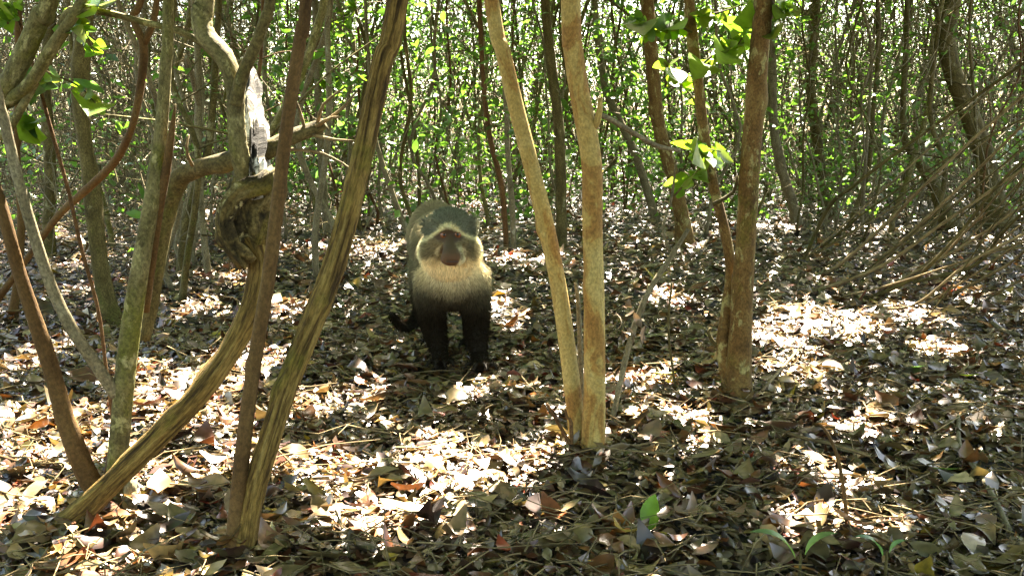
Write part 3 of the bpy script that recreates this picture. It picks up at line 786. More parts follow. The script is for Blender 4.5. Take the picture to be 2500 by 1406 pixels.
def twig_tangle():
    n = 27000
    y = 4.4 + 22 * rng.random(n) ** .85
    x = rng.uniform(-1, 1, n) * (.5 * y + .3)
    px = 1250 + x * FPX / y
    lim = np.where(px < 520, 5.0, np.where(px < 900, 6.4, np.where(px < 1900, 8.0, 6.6)))
    k = (y > lim) & ((px < 1900) | (rng.random(n) > .15)) & ((y > lim + 2.5) | (rng.random(n) < .5))
    x, y = x[k], y[k]
    m2 = (1250 + x * FPX / y < 620) | (1250 + x * FPX / y > 1950)
    x = np.concatenate([x, x[m2] + rng.normal(size=m2.sum()) * .2]); y = np.concatenate([y, y[m2] + rng.uniform(0, .4, m2.sum())]); n = len(x)
    z = np.where(rng.random(n) < .82, rng.uniform(.02, 2.9, n), rng.uniform(0, .4, n))
    a = rng.uniform(0, 6.28, n); e = rng.normal(size=n) * .75 + .3
    L = rng.uniform(.2, 1.0, n) * (1 + np.clip(y - 12, 0, 10) * .05)
    d = np.stack([np.cos(a) * np.cos(e), np.sin(a) * np.cos(e), np.sin(e)], 1) * L[:, None]
    r0 = rng.uniform(.0014, .0052, n) * (1 + np.clip(y - 12, 0, 10) * .06)
    half = rng.random(n) < .75
    for nm, sel, m, lab in (('twig_tangle', half, B_PALE, 'tangle of fine pale twigs filling the thicket between the stems'),
                            ('dark_twig_tangle', ~half, B_OLIVE, 'tangle of fine dark twigs filling the thicket between the stems')):
        V, F, tc = twigs(np.stack([x, y, z], 1)[sel], d[sel], r0[sel] * 1.1, m=4, segs=3, bend=.22)
        tag(obj(nm, mesh_from(nm, V, F, m, None, tc)), lab, 'twigs', kind='stuff')
twig_tangle()

def undergrowth():
    P_, L_ = [], []
    for _ in range(2900):
        y = rng.uniform(6, 24) if rng.random() < .6 else rng.uniform(18, 36)
        x = rng.uniform(-1, 1) * (.52 * y + .6)
        px = 1250 + x * FPX / y
        if y < (6.5 if px < 900 else 8.5): continue
        if px > 1900 and y < 14 and rng.random() < .45: continue
        if px < 640 and rng.random() < .68: continue
        z = rng.uniform(.1, 1.4 + y * .12)
        if y > 20: z = rng.uniform(.1, 5.5)
        n = int(rng.integers(8, 34))
        s = rng.uniform(.12, .4)
        P_.append(np.array([x, y, z]) + rng.normal(size=(n, 3)) * [s, s, s * .7]); L_.append(rng.uniform(.05, .11, n) * (1 + max(0, y - 14) * .05))
    for _ in range(520):
        y = rng.uniform(9, 17); x = rng.uniform(-1, 1) * (.52 * y + .4)
        n = int(rng.integers(10, 26)); sp = rng.uniform(.1, .28)
        P_.append(np.array([x, y, rng.uniform(.05, .7)]) + rng.normal(size=(n, 3)) * [sp, sp, sp]); L_.append(rng.uniform(.05, .1, n))
    P_ = np.vstack(P_); L_ = np.concatenate(L_)
    P_[:, 2] = np.maximum(P_[:, 2], .06)
    n = len(P_)
    v, q = leaf_verts(n, P_, L_, L_ * rng.uniform(.4, .6, n), rng.uniform(0, 6.28, n), rng.normal(size=n) * .5, rng.normal(size=n) * .6, rng.uniform(.1, .5, n), rng.uniform(-.3, .2, n), nu=3, nv=3)
    tag(obj('undergrowth', leaves_mesh('undergrowth', v, q, green_cols(n, 1.1), M_FOL)), 'loose green leaves of the undergrowth spread through the thicket', 'undergrowth', kind='stuff')
undergrowth()

# ------------------------------------------------------------------ leaf litter
PAL = [('pale tan', (.40, .31, .17), .16), ('grey-brown', (.24, .20, .12), .36), ('dark brown', (.075, .05, .026), .22), ('chestnut brown', (.17, .08, .038), .22),
       ('bleached grey', (.46, .41, .29), .05), ('orange', (.42, .20, .055), .025), ('red', (.30, .07, .045), .018), ('yellow', (.46, .36, .07), .016), ('olive', (.17, .17, .06), .007)]
PC = np.array([p[1] for p in PAL]) * [.52, .41, .285]; PW = np.array([p[2] for p in PAL]); PW = PW / PW.sum()

FEET = [tuple(G(a, b_)[:2]) for a, b_ in ((285, 1255), (135, 1345), (575, 1400), (1432, 1135), (1800, 985), (275, 800))]   # litter banks up against the trunks
def litter():
    bands = [(1.55, 2.6, 5200, 1.0), (2.6, 4.2, 3900, 1.05), (4.2, 7, 1250, 1.35), (7, 12, 380, 1.55), (12, 22, 75, 2.6)]
    near, far = [], []
    for (y0, y1, dens, sc) in bands:
        A = (y1 - y0) * 2 * (.5 * (y0 + y1) / 2 + .35)
        N = int(A * dens)
        y = rng.uniform(y0, y1, N); x = rng.uniform(-1, 1, N) * (.5 * y + .35)
        L = np.clip(rng.lognormal(math.log(.036), .44, N), .012, .088) * np.where(rng.random(N) < .28, .5, 1) * sc
        W = L * rng.uniform(.30, .68, N)
        lay = rng.random(N)
        z = gh(x, y) + .004 + .030 * lay ** 1.4 * min(sc, 1.4)
        for (bx_, by_) in FEET:
            z = z + .035 * np.exp(-((x - bx_) ** 2 + (y - by_) ** 2) / .09 ** 2)
        tl = rng.normal(size=N) * (.10 + .18 * lay); rl = rng.normal(size=N) * (.12 + .22 * lay)
        fold = rng.normal(size=N) * .34; bend = rng.normal(size=N) * .36
        kind = rng.choice(len(PAL), N, p=PW)
        c = PC[kind] * rng.uniform(.45, 1.3, (N, 1)) * (1 + rng.normal(size=(N, 3)) * .06)
        (near if y0 < 4 else far).append((np.stack([x, y, z], 1), L, W, rng.uniform(0, 6.28, N), tl, rl, fold, bend, np.clip(c, .01, .8), kind, lay))
    return [np.concatenate([b[i] for b in near]) for i in range(11)], [np.concatenate([b[i] for b in far]) for i in range(11)]
near, far = litter()
pos, L, W, yaw, tl, rl, fold, bend, c, kind, lay = near
px_ = 1250 + pos[:, 0] * FPX / pos[:, 1]
vis = (px_ > 30) & (px_ < 2470) & (pos[:, 1] > 1.86)
score = L * W / pos[:, 1] ** 2 * (.3 + lay) * vis
pick = np.argsort(-score)[:288]
for hx, hy_ in ((1076, 3.36), (1174, 3.33), (1110, 3.3)):
    nr = np.hypot(pos[:, 0] - (hx - 1250) / FPX * hy_, pos[:, 1] - hy_) < .10
    pos[nr, 2] = gh(pos[nr, 0], pos[nr, 1]) + .006; tl[nr] *= .2; rl[nr] *= .2; bend[nr] *= .3
pos[pick, 2] += .012
v, q = leaf_verts(len(pos), pos, L, W, yaw, tl, rl, fold, bend, 5, 3, wav=.03)
mask = np.ones(len(pos), bool); mask[pick] = False
lit = obj('leaf_litter', leaves_mesh('leaf_litter', v[mask], q, c[mask], M_LITTER))
tag(lit, 'deep litter of dry brown leaves covering the forest floor', 'leaf litter', kind='stuff')
pos2, L2, W2, yaw2, tl2, rl2, fold2, bend2, c2, k2, _ = far
v2, q2 = leaf_verts(len(pos2), pos2, L2, W2, yaw2, tl2, rl2, fold2, bend2, 3, 3, wav=.02)
tag(obj('far_leaf_litter', leaves_mesh('far_leaf_litter', v2, q2, c2, M_LITTER)), 'dry leaf litter running back under the thicket', 'leaf litter', kind='stuff')
for i in pick:
    nm = PAL[kind[i]][0]
    marks = {'the twisted tree': G(200, 1300), 'the slim dark tree': G(566, 1380), 'the monkey': G(1105, 905), 'the peeling-bark tree': G(1432, 1110), 'the blotched tree': G(1800, 955),
             'the two-leaved green shoot': G(1955, 1330), 'the brush pile': G(2150, 720), 'the dark green fallen leaf': G(2312, 1170)}
    mk = min(marks, key=lambda k: np.hypot(*(marks[k] - pos[i])[:2]))
    shp = 'curled' if abs(bend[i]) > .35 else 'folded' if abs(fold[i]) > .4 else 'flat'
    sz = 'large ' if L[i] > .07 else ''
    nm = f'{sz}{shp} {nm}'
    o = obj('fallen_leaf', leaves_mesh('fallen_leaf', v[i:i + 1], q, c[i:i + 1], M_LITTER, pos[i]), None, tuple(pos[i]))
    tag(o, f'{nm} dry leaf on the litter nearest {mk}', 'leaf', f'{nm} fallen leaves nearest {mk}')

def ground_twigs():
    n = 4200
    y = 1.5 + 8 * rng.random(n) ** 1.3; x = rng.uniform(-1, 1, n) * (.5 * y + .3)
    a = rng.uniform(0, 6.28, n); Lt = rng.uniform(.05, .36, n) * rng.uniform(.4, 1, n)
    d = np.stack([np.cos(a), np.sin(a), rng.normal(size=n) * .09], 1) * Lt[:, None]
    b = np.stack([x, y, gh(x, y) + rng.uniform(.02, .05, n)], 1)
    V, F, tc = twigs(b, d, rng.uniform(.0009, .003, n), m=4, segs=3, bend=.12)
    tag(obj('ground_twigs', mesh_from('ground_twigs', V, F, B_STICK, None, tc)), 'fine dead twigs scattered through the leaf litter', 'twigs', kind='stuff')
ground_twigs()

# ------------------------------------------------------------------ dead sticks
def stick(label, pts, mat=B_STICK, group=None, name='dead_stick', segs=8, ridge=.03):
    p, r = stem_px(pts)
    for a in p: a[2] = max(a[2], gh(a[0], a[1]) + .012)
    mb = MB(); tube(mb, p, r, segs=segs, ridge=ridge, lump=.03, wander=.004)
    base = np.array(p[0])
    return tag(obj(name, mb.mesh(name, mat, base), None, tuple(base)), label, 'stick', group)

GRP = 'dead sticks leaning towards the right in a brush pile'
LEANERS = [([(1957, 643), (2022, 508), (2087, 453), (2262, 323), (2500, 152), (2640, 60)], 15, 6.3, 5.0), ([(1990, 700), (2050, 647), (2170, 536), (2262, 448), (2500, 231), (2620, 130)], 14, 5.7, 4.8),
    ([(2100, 690), (2216, 578), (2378, 425), (2493, 314), (2600, 210)], 13, 5.6, 4.7), ([(2060, 760), (2120, 735), (2230, 680), (2267, 650), (2355, 555), (2438, 453), (2560, 330)], 16, 5.0, 4.4),
    ([(1900, 735), (1980, 710), (2150, 650), (2308, 541), (2500, 411), (2620, 330)], 14, 5.2, 4.6), ([(2160, 720), (2330, 615), (2493, 500), (2620, 410)], 12, 5.2, 4.4),
    ([(2230, 690), (2378, 650), (2447, 573), (2520, 500), (2640, 400)], 13, 5.1, 4.3), ([(2330, 715), (2456, 650), (2520, 600), (2640, 520)], 12, 4.9, 4.2),
    ([(2100, 780), (2230, 745), (2370, 640), (2520, 560), (2600, 500)], 12, 4.7, 4.2), ([(2010, 600), (2110, 520), (2290, 400), (2500, 290), (2600, 240)], 9, 6.6, 5.6),
    ([(2240, 760), (2350, 690), (2450, 620), (2560, 530)], 9, 4.7, 4.1), ([(2290, 640), (2390, 530), (2470, 440), (2560, 350)], 9, 5.4, 4.6)]
_r = np.random.default_rng(21)
for _ in range(20):
    x0, y0 = _r.uniform(1960, 2420), _r.uniform(600, 800)
    ya = min(GY(y0) * 1.0, 6.6); sl = _r.choice([_r.uniform(.5, 1.0), _r.uniform(-.1, .4), _r.uniform(1.0, 1.5)], p=[.6, .25, .15]); x1 = _r.uniform(2380, 2640)
    if x1 - x0 < 180: x1 = x0 + 180
    LEANERS.append(([(x0, y0), (x0 + (x1 - x0) * .35, y0 - sl * (x1 - x0) * .33), (x0 + (x1 - x0) * .7, y0 - sl * (x1 - x0) * .68), (x1, y0 - sl * (x1 - x0))], _r.uniform(5, 9), ya, ya * .88))
for k, (q, w, ya, yb) in enumerate(LEANERS):
    n = len(q)
    stick(f"{'dark olive' if k % 3 == 0 else 'grey-brown'} {'slim' if w < 11 else 'long'} dead stick slanting up out of the brush pile", [(a, b, w * .68 * (1 - .3 * i / (n - 1)), ya + (yb - ya) * i / (n - 1)) for i, (a, b) in enumerate(q)], B_STICK if k % 3 else B_OLIVE, f"{'dark olive' if k % 3 == 0 else 'grey-brown'} {'slim' if w < 11 else 'long'} sticks of the brush pile")

def gstick(label, q, w, lift=.02, mat=B_STICK, group=None, name='fallen_stick'):
    p = [G(a, b) + [0, 0, lift] for a, b in q]
    r = [wr(w * (1 - .35 * i / max(len(q) - 1, 1)), pp[1]) for i, pp in enumerate(p)]
    mb = MB(); tube(mb, p, r, segs=8, ridge=.03, lump=.03, wander=.004)
    return tag(obj(name, mb.mesh(name, mat, p[0]), None, tuple(p[0])), label, 'stick', group)
gstick('pale twisting fallen stick with a thick end among brown leaves', [(2462, 1325), (2430, 1240), (2390, 1170), (2345, 1110), (2338, 1040)], 15, .035, B_PALE)
gstick('thin crooked olive stick beside the dark green fallen leaf', [(2190, 1120), (2245, 1170), (2300, 1205), (2375, 1240)], 8, .03, B_OLIVE)
gstick('straight pale stick lying across the sunlit leaves past the green shoots', [(1850, 1055), (1950, 1085), (2040, 1105), (2130, 1135)], 10, .04)
gstick('long straight thin stick pointing at the foot of the blotched tree', [(1690, 1300), (1745, 1220), (1800, 1150), (1840, 1095)], 7, .03)
gstick('curved pale branch lying in the litter below the bright sun patch', [(1975, 960), (2010, 945), (2060, 915), (2120, 885)], 12, .03, B_PALE)
gstick('thin stick lying straight towards the blotched tree from the right', [(1860, 990), (1900, 950), (1950, 890), (1965, 865)], 8, .05)
gstick('dark stick lying in sunlit litter beside the dark leaning stem', [(0, 1150), (80, 1165), (170, 1172)], 10, .03, B_DARK)
gstick('pale stick lying among leaves left of the monkey', [(640, 700), (700, 690), (780, 672), (840, 668)], 8, .03)
gstick('thin stick lying beyond the sunlit patch at the brush pile', [(1870, 790), (1960, 770), (2040, 800), (2140, 850)], 9, .03)
gstick('thin grey-brown stick on the shaded litter before the blotched tree', [(1700, 1000), (1740, 985), (1790, 990), (1850, 1015)], 7, .03)
gstick('pale bent stick in the shaded litter below the brush pile', [(2420, 800), (2455, 820), (2500, 835), (2540, 850)], 12, .04, B_PALE)
gstick('long dark stick on shaded litter beyond the peeling-bark tree', [(1480, 630), (1560, 615), (1650, 612)], 8, .03, B_DARK)
# thin dead upright seedling
t, b = tree_thing('dead_seedling', G(2068, 1275), 'thin dark dead seedling standing upright in sunlit leaves', 'seedling')
p, r = stem_px([(2068, 1275, 11, b[1]), (2058, 1180, 10, b[1] + .01), (2040, 1100, 9, b[1] + .03), (2015, 1050, 7, b[1] + .05), (2000, 1035, 5, b[1] + .05)])
p, r = to_ground(p, r, 1.0); part_tube('stem', t, b, p, r, B_DARK, segs=8)
t, b = tree_thing('dead_seedling', G(1640, 960), 'very thin dry seedling standing between the peeling-bark and blotched trees', 'seedling')
p, r = stem_px([(1655, 990, 6, b[1]), (1645, 920, 6, b[1]), (1632, 800, 6, b[1] + .02), (1640, 690, 5, b[1] + .04)])
p, r = to_ground(p, r, 1.0); part_tube('stem', t, b, p, r, B_OLIVE, segs=7)

# ------------------------------------------------------------------ leafy sprigs near by: every leaf a piece of its own
def one_leaf(a, tip, width, colr, fold=.25, bend=-.2, mat=None, roll=0.0):
    a = np.asarray(a, float); tip = np.asarray(tip, float)
    d = tip - a; Ln = np.linalg.norm(d); x = d / Ln
    up = np.array([0, -.35, 1.0]); y = np.cross(up, x); y /= np.linalg.norm(y); z = np.cross(x, y)
    cr, sr = math.cos(roll), math.sin(roll)
    y, z = cr * y + sr * z, cr * z - sr * y
    v, q = leaf_verts(1, np.zeros((1, 3)), np.array([Ln]), np.array([width]), np.zeros(1), np.zeros(1), np.zeros(1), np.array([fold]), np.array([bend]), 8, 5, tip=.3)
    l = v[0]
    V = (l[:, 0:1] + Ln / 2) * x + l[:, 1:2] * y + (l[:, 2:3] - l[:, 2].min() * 0) * z
    V = V - V[2] * 0
    return V, q

def add_leaf(parent, base, px, py, Y, ang, Lpx, wf, colr, dY=0.0, roll=0.0, fold=.2, bend=-.2):
    a = P(px, py, Y); tip = P(px + Lpx * math.cos(ang), py - Lpx * math.sin(ang), Y + dY)
    V, q = one_leaf(a, tip, np.linalg.norm(tip - a) * wf, colr, fold, bend, roll=roll)
    me = mesh_from('leaf', V, q, M_GREEN, np.tile(np.array(colr), (len(V), 1)))
    return obj('leaf', me, parent, tuple(a - base))

def sprig(tree, path, Y, nleaf, Lpx, cols, w=6, spread=40, mat=B_OLIVE, seed=1):
    r_ = np.random.default_rng(seed)
    t, b = tree
    p, r = stem_px([(a, d, w * (1 - .6 * i / (len(path) - 1)), Y) for i, (a, d) in enumerate(path)])
    mb = MB(); c, _ = tube(mb, p, r, segs=6, n=24)
    br = obj('branch', mb.mesh('branch', mat, b), t)
    xy = catmull(np.array([(a, d, 0) for a, d in path], float), 40)
    for k in range(int(nleaf * 2.3)):
        i = int(r_.integers(4, 40)); q = xy[i]
        ang = r_.uniform(0, 2 * math.pi)
        if r_.random() < .6: ang = -abs(r_.normal(1.0, .7)) if r_.random() < .5 else -math.pi + abs(r_.normal(.9, .6))
        cc = np.array(cols[int(r_.integers(len(cols)))]) * r_.uniform(.8, 1.25)
        add_leaf(br, b, q[0], q[1], Y, ang, Lpx * r_.uniform(.32, .68), r_.uniform(.34, .5), cc, dY=r_.normal() * .09, roll=r_.normal() * .7, fold=r_.uniform(.05, .4), bend=r_.normal() * .2)
GR = [(.09, .16, .02), (.06, .12, .02), (.12, .19, .03), (.10, .13, .025)]
BL = [(.05, .10, .045), (.06, .12, .05)]
Y3 = YE + .15
sprig(ETREE, [(1690, 80), (1640, 60), (1590, 75), (1550, 40)], Y3, 14, 70, GR, seed=2)
sprig(ETREE, [(1700, 170), (1750, 130), (1800, 110), (1830, 60)], Y3, 15, 75, GR, seed=3)
sprig(ETREE, [(1700, 40), (1760, 30), (1820, 10)], Y3, 9, 70, GR, seed=4)
sprig(ETREE, [(1715, 270), (1660, 200), (1620, 150)], Y3 + .1, 9, 70, GR, seed=5)
sprig(ETREE, [(1735, 420), (1720, 370), (1700, 360), (1760, 370)], YE + .1, 8, 75, GR, seed=6)
sprig(SAPL, [(1645, 480), (1680, 440), (1720, 400)], SAPL[1][1] + .3, 5, 60, GR, seed=16)
sprig(ETREE, [(1845, 120), (1900, 50), (1930, 10)], YE + .05, 8, 55, GR, seed=7)
sprig(UL, [(110, 160), (60, 270), (90, 330)], 2.5, 10, 62, GR + BL, seed=8)
sprig(UL, [(150, 90), (190, 50), (230, 130)], 2.45, 8, 60, GR, seed=9)
sprig(UL, [(20, 60), (10, 20), (60, 30)], 2.5, 8, 60, GR, seed=10)
sprig(UL, [(175, 30), (190, 15), (235, 10)], 2.4, 5, 50, GR, seed=11)
sprig(UL, [(100, 170), (190, 210), (240, 260)], 2.6, 6, 55, GR + BL, seed=12)

y8 = S800[1][1]
sprig(S800, [(776, 60), (820, 50), (875, 20)], y8, 12, 52, GR, w=5, seed=31)
sprig(S800, [(780, 200), (830, 190), (885, 185)], y8, 10, 42, GR + BL, w=5, seed=32)
sprig(S800, [(784, 300), (820, 330), (850, 290)], y8, 9, 40, BL, w=5, seed=33)
sprig(S800, [(790, 420), (760, 400), (740, 440)], y8, 6, 42, BL, w=5, seed=34)
sprig(S800, [(778, 110), (740, 100), (700, 130)], y8, 7, 45, GR + BL, w=5, seed=35)

# green leaves of small plants
def shoot(label, foot, leaves, colr, name='green_shoot'):
    t, b = tree_thing(name, G(*foot), label, 'plant')
    cr_ = P(foot[0], foot[1] - 8, b[1] - .12)
    mb = MB(); tube(mb, [np.array([cr_[0], cr_[1], -.02]), cr_], [.003, .0025], segs=6, n=6)
    obj('stem', mb.mesh('stem', B_OLIVE, b), t)
    for (tx, ty, wf, roll) in leaves:
        a = cr_; tip = P(tx, ty, b[1] - .13)
        V, q = one_leaf(a, tip, np.linalg.norm(tip - a) * wf, colr, .25, -.35, roll=roll)
        obj('leaf', mesh_from('leaf', V, q, M_GREEN, np.tile(np.array(colr), (len(V), 1))), t, tuple(a - b))
shoot('small green shoot with two smooth spreading leaves in the litter', (1955, 1350), [(1842, 1278, .3, .3), (2035, 1288, .36, -.3)], (.14, .22, .08))
shoot('small bluish green shoot with short drooping leaves', (2165, 1352), [(2098, 1296, .36, .3), (2205, 1312, .42, -.2)], (.10, .18, .09))
def flat_leaf(label, px, py, ang, Lpx, wf, colr, lift=.045, tilt=0.0, roll=.0):
    c0 = G(px, py); k = c0[1] / FPX
    a = c0 + np.array([-math.cos(ang), -math.sin(ang) * 1.0, 0]) * Lpx * k / 2 + [0, 0, lift]
    tip = c0 + np.array([math.cos(ang), math.sin(ang), 0]) * Lpx * k / 2 + [0, 0, lift + tilt * Lpx * k]
    V, q = one_leaf(a, tip, np.linalg.norm(tip - a) * wf, colr, .15, .15, roll=roll)
    o = obj('fallen_leaf', mesh_from('fallen_leaf', V, q, M_GREEN, np.tile(np.array(colr), (len(V), 1))), None, tuple(a))
    tag(o, label, 'leaf')
flat_leaf('dark green oval leaf fallen on brown litter', 2312, 1170, .1, 80, .5, (.05, .10, .02), roll=-.7)
flat_leaf('bright green pointed leaf standing on edge in the litter', 1585, 1290, 1.2, 85, .5, (.12, .22, .03), .02, .8, roll=.5)
flat_leaf('yellow-green fallen leaf on shaded litter below the brush pile', 2365, 940, .2, 55, .6, (.28, .30, .04), roll=-.5)
flat_leaf('small green leaf fallen at the foot of the blotched tree', 1765, 968, .1, 42, .6, (.10, .22, .04), roll=-.5)
flat_leaf('yellow leaf fallen near the thin yellowish sapling', 1625, 945, .1, 60, .4, (.48, .40, .05), roll=-.4)
flat_leaf('green fallen leaf in the shaded litter right of the sun patch', 2240, 920, .4, 50, .5, (.14, .28, .05), roll=-.5)
flat_leaf('small green leaf fallen in shaded litter between the peeling-bark and blotched trees', 1690, 870, .4, 36, .5, (.12, .22, .06), roll=-.5)
flat_leaf('green leaf fallen near the crossing of the leaning stems', 385, 1205, .2, 50, .4, (.10, .20, .07), roll=-.4)

# ------------------------------------------------------------------ the monkey
MY = 3.42
def monkey():
    t = thing('long_tailed_monkey', tuple(G(1105, 905)), 'grey monkey with pale throat and dark limbs standing on all fours on leaf litter', 'monkey')
    base = np.array(t.location)
    bm = bmesh.new()
    def ell(px, py, Y, rx, ry, rz, rotx=0.0):
        c = P(px, py, Y)
        r = bmesh.ops.create_icosphere(bm, subdivisions=3, radius=1.0)
        cr, sr = math.cos(rotx), math.sin(rotx)
        for v in r['verts']:
            x, y, z = v.co.x * rx, v.co.y * ry, v.co.z * rz
            v.co = Vector((x + c[0], cr * y - sr * z + c[1], sr * y + cr * z + c[2]))
    def cap(pts, segs=12):
        """tapered limb through (px, py, Y, radius_m)"""
        p = [P(a, b, Y) for a, b, Y, _ in pts]; r = [q[3] for q in pts]
        cap3(p, r)
    def cap3(p, r):
        c = catmull(p, max(8, len(p) * 6)) ; rr = np.interp(np.linspace(0, len(p) - 1, len(c)), np.arange(len(p)), r)
        for a, rad in zip(c, rr):
            q = bmesh.ops.create_icosphere(bm, subdivisions=2, radius=float(rad))
            for v in q['verts']: v.co += Vector(a)
    # trunk
    ell(1062, 584, 3.84, .092, .13, .128)
    ell(1075, 598, 3.70, .095, .16, .112)
    ell(1092, 640, 3.55, .098, .15, .112)
    ell(1104, 672, 3.46, .098, .085, .108)
    ell(1104, 692, 3.47, .094, .075, .078)
    # mane and neck
    ell(1099, 618, 3.40, .094, .085, .082)
    # head
    ell(1096, 572, 3.32, .064, .08, .070)
    ell(1096, 547, 3.31, .061, .07, .044)
    ell(1056, 610, 3.335, .031, .045, .048); ell(1142, 608, 3.335, .031, .045, .048)
    ell(1045, 553, 3.335, .017, .015, .026); ell(1150, 551, 3.335, .017, .015, .026)      # ears under fur
    cap([(1066, 563, 3.255, .011), (1098, 555, 3.238, .013), (1132, 562, 3.255, .011)])     # brow
    cap([(1101, 576, 3.262, .022), (1103, 600, 3.24, .025), (1104, 624, 3.212, .033)])    # muzzle
    ell(1104, 632, 3.22, .036, .036, .022)
    ell(1077, 588, 3.262, .017, .018, .016); ell(1126, 587, 3.262, .017, .018, .016)      # cheekbones
    # arms
    cap([(1046, 675, 3.46, .044), (1050, 730, 3.46, .044), (1060, 790, 3.475, .036), (1070, 845, 3.445, .027), (1076, 893, 3.41, .021)])
    cap([(1160, 675, 3.46, .044), (1162, 730, 3.46, .044), (1163, 790, 3.465, .037), (1168, 845, 3.425, .028), (1172, 895, 3.38, .022)])
    # hind legs
    cap([(1052, 640, 3.80, .070), (1044, 700, 3.74, .056), (1046, 760, 3.72, .042), (1052, 805, 3.80, .028), (1058, 845, 3.80, .023), (1058, 862, 3.76, .020)])
    cap([(1105, 640, 3.80, .070), (1138, 700, 3.74, .056), (1158, 760, 3.72, .042), (1152, 805, 3.80, .028), (1150, 845, 3.80, .023), (1150, 862, 3.76, .020)])
    # hands and feet: a palm and five digits
    def hand(px, Y, rad, sgn, spread):
        x0 = (px - 1250) / FPX * Y * 1.0
        z0 = float(gh(x0, Y)) + .042
        w = np.array([x0, Y, z0 + .02]); k = np.array([x0, Y - .035, z0 + .012])
        cap3([w, k], [.023, .019])
        for i, (a, Ld) in enumerate(zip((-.5, -.17, .14, .48), (.043, .052, .050, .040))):
            a = a * spread
            s = k + [math.sin(a) * .014 + .010 * (i - 1.5), -.004, 0]
            m = s + [math.sin(a) * Ld * .5, -math.cos(a) * Ld * .5, .008]
            e = s + [math.sin(a) * Ld, -math.cos(a) * Ld, -.006]
            cap3([s, m, e], [.0085, .0075, .0062])
        s = w + [-sgn * .016, -.012, 0]
        cap3([s, s + [-sgn * .016, -.014, -.002], s + [-sgn * .021, -.030, -.006]], [.009, .0075, .006])
    hand(1076, 3.40, .02, -1, 1.1); hand(1174, 3.365, .02, 1, 1.5)
    hand(1058, 3.75, .02, -1, 1.0); hand(1150, 3.75, .02, 1, 1.0)
    # tail
    cap([(1060, 600, 3.95, .028), (1045, 660, 4.02, .024), (1030, 740, 4.02, .021), (1012, 785, 3.98, .020), (992, 800, 3.94, .018), (972, 788, 3.92, .016), (955, 768, 3.9, .011)])
    me = bpy.data.meshes.new('m'); bm.to_mesh(me); bm.free()
    tmp = bpy.data.objects.new('m', me); col.objects.link(tmp)
    md = tmp.modifiers.new('r', 'REMESH'); md.mode = 'VOXEL'; md.voxel_size = .0065
    ms = tmp.modifiers.new('s', 'SMOOTH'); ms.factor = .5; ms.iterations = 4
    dg = bpy.context.evaluated_depsgraph_get()
    ev = bpy.data.meshes.new_from_object(tmp.evaluated_get(dg))
    bpy.data.objects.remove(tmp)
    V = np.empty(len(ev.vertices) * 3, np.float32); ev.vertices.foreach_get('co', V); V = V.reshape(-1, 3).astype(float)
    Nn = np.empty(len(ev.vertices) * 3, np.float32); ev.vertices.foreach_get('normal', Nn); Nn = Nn.reshape(-1, 3).astype(float)
    ev.calc_loop_triangles()
    T = np.empty(len(ev.loop_triangles) * 3, np.int32); ev.loop_triangles.foreach_get('vertices', T); T = T.reshape(-1, 3)
    HC = P(1098, 580, 3.30)          # head centre: coat markings are laid out round it

    def sm(x, a, b): return np.clip((x - a) / (b - a), 0, 1) ** 2 * (3 - 2 * np.clip((x - a) / (b - a), 0, 1))
    def mixc(A, B, f): return A * (1 - f[:, None]) + np.asarray(B)[None] * f[:, None]
    def coat(p, nrm):
        x, y, z = p[:, 0] - HC[0], p[:, 1] - HC[1], p[:, 2] - HC[2]      # z up from the eyes, y backwards
        n = len(p)
        C = np.tile(np.array([.040, .033, .020]), (n, 1))
        C = mixc(C, (.20, .165, .095), sm(y, .06, .22) * sm(p[:, 2], .34, .44))            # ochre-olive back
        C = mixc(C, (.12, .105, .06), sm(y, .06, .2) * sm(p[:, 2], .2, .34) * (1 - sm(p[:, 2], .34, .44)))
        lim = sm(.27 - p[:, 2], 0, .10)
        C = mixc(C, (.010, .0075, .0045), lim)                                              # near-black limbs
        # cream bib: throat and upper chest
        bib = sm(.022 - np.abs(x) * .07 - np.where(z < -.09, (-z - .09) * 1.35, (z + .09)) * .22, -.016, .018) * (y < .14) * (nrm[:, 1] < .45)
        C = mixc(C, (.64, .53, .30), bib)
        head = (np.abs(x) < .12) & (z > -.075) & (y < .10)
        hd = head.astype(float)
        arch = .052 - .82 * np.sqrt(x ** 2 + .014 ** 2)
        C = mixc(C, (.14, .118, .066), hd * sm(z, -.072, -.05))                             # olive cheeks
        C = mixc(C, (.42, .40, .25), hd * sm(np.abs(x), .074, .092) * sm(z, -.09, -.06) * (1 - sm(z, .0, .05)))   # pale cheek fringe
        C = mixc(C, (.095, .10, .07), hd * sm(z - arch, -.002, .006) * sm(z, -.03, 0.0))                            # grizzled dark cap
        band = np.exp(-((z - arch) / .0062) ** 2) * (np.abs(x) < .078) * (y < .03)
        C = mixc(C, (.50, .47, .27), band * hd)
        # bare face: eye mask and muzzle
        mask = sm(1 - np.sqrt((x / .056) ** 2 + ((z - .010) / .024) ** 2), 0, .3) * (y < .0) * sm(arch - z, .004, .010)
        C = mixc(C, (.05, .034, .022), mask * hd)
        wz = .020 + .018 * sm(-z, .0, .05)
        em = np.sqrt(((x - .004) / wz) ** 2 + ((z + .034) / .050) ** 2)
        C = mixc(C, (.46, .42, .26), np.exp(-((em - 1.12) / .14) ** 2) * sm(-z, .012, .03) * hd * (y < 0))
        mz = sm(1.0 - em, 0, .15) * (y < -.02)
        C = mixc(C, (.06, .042, .024), mz * hd)
        snout = sm(-(z + .030), 0, .02) * mz
        C = mixc(C, (.08, .046, .026), snout * hd)
        bald = np.clip(mask + mz, 0, 1) * hd
        hand_ = sm(.065 - p[:, 2], 0, .02)
        return C, np.maximum(bald, hand_ * .9), bib, hd
    C, bald, bib, hd = coat(V, Nn)
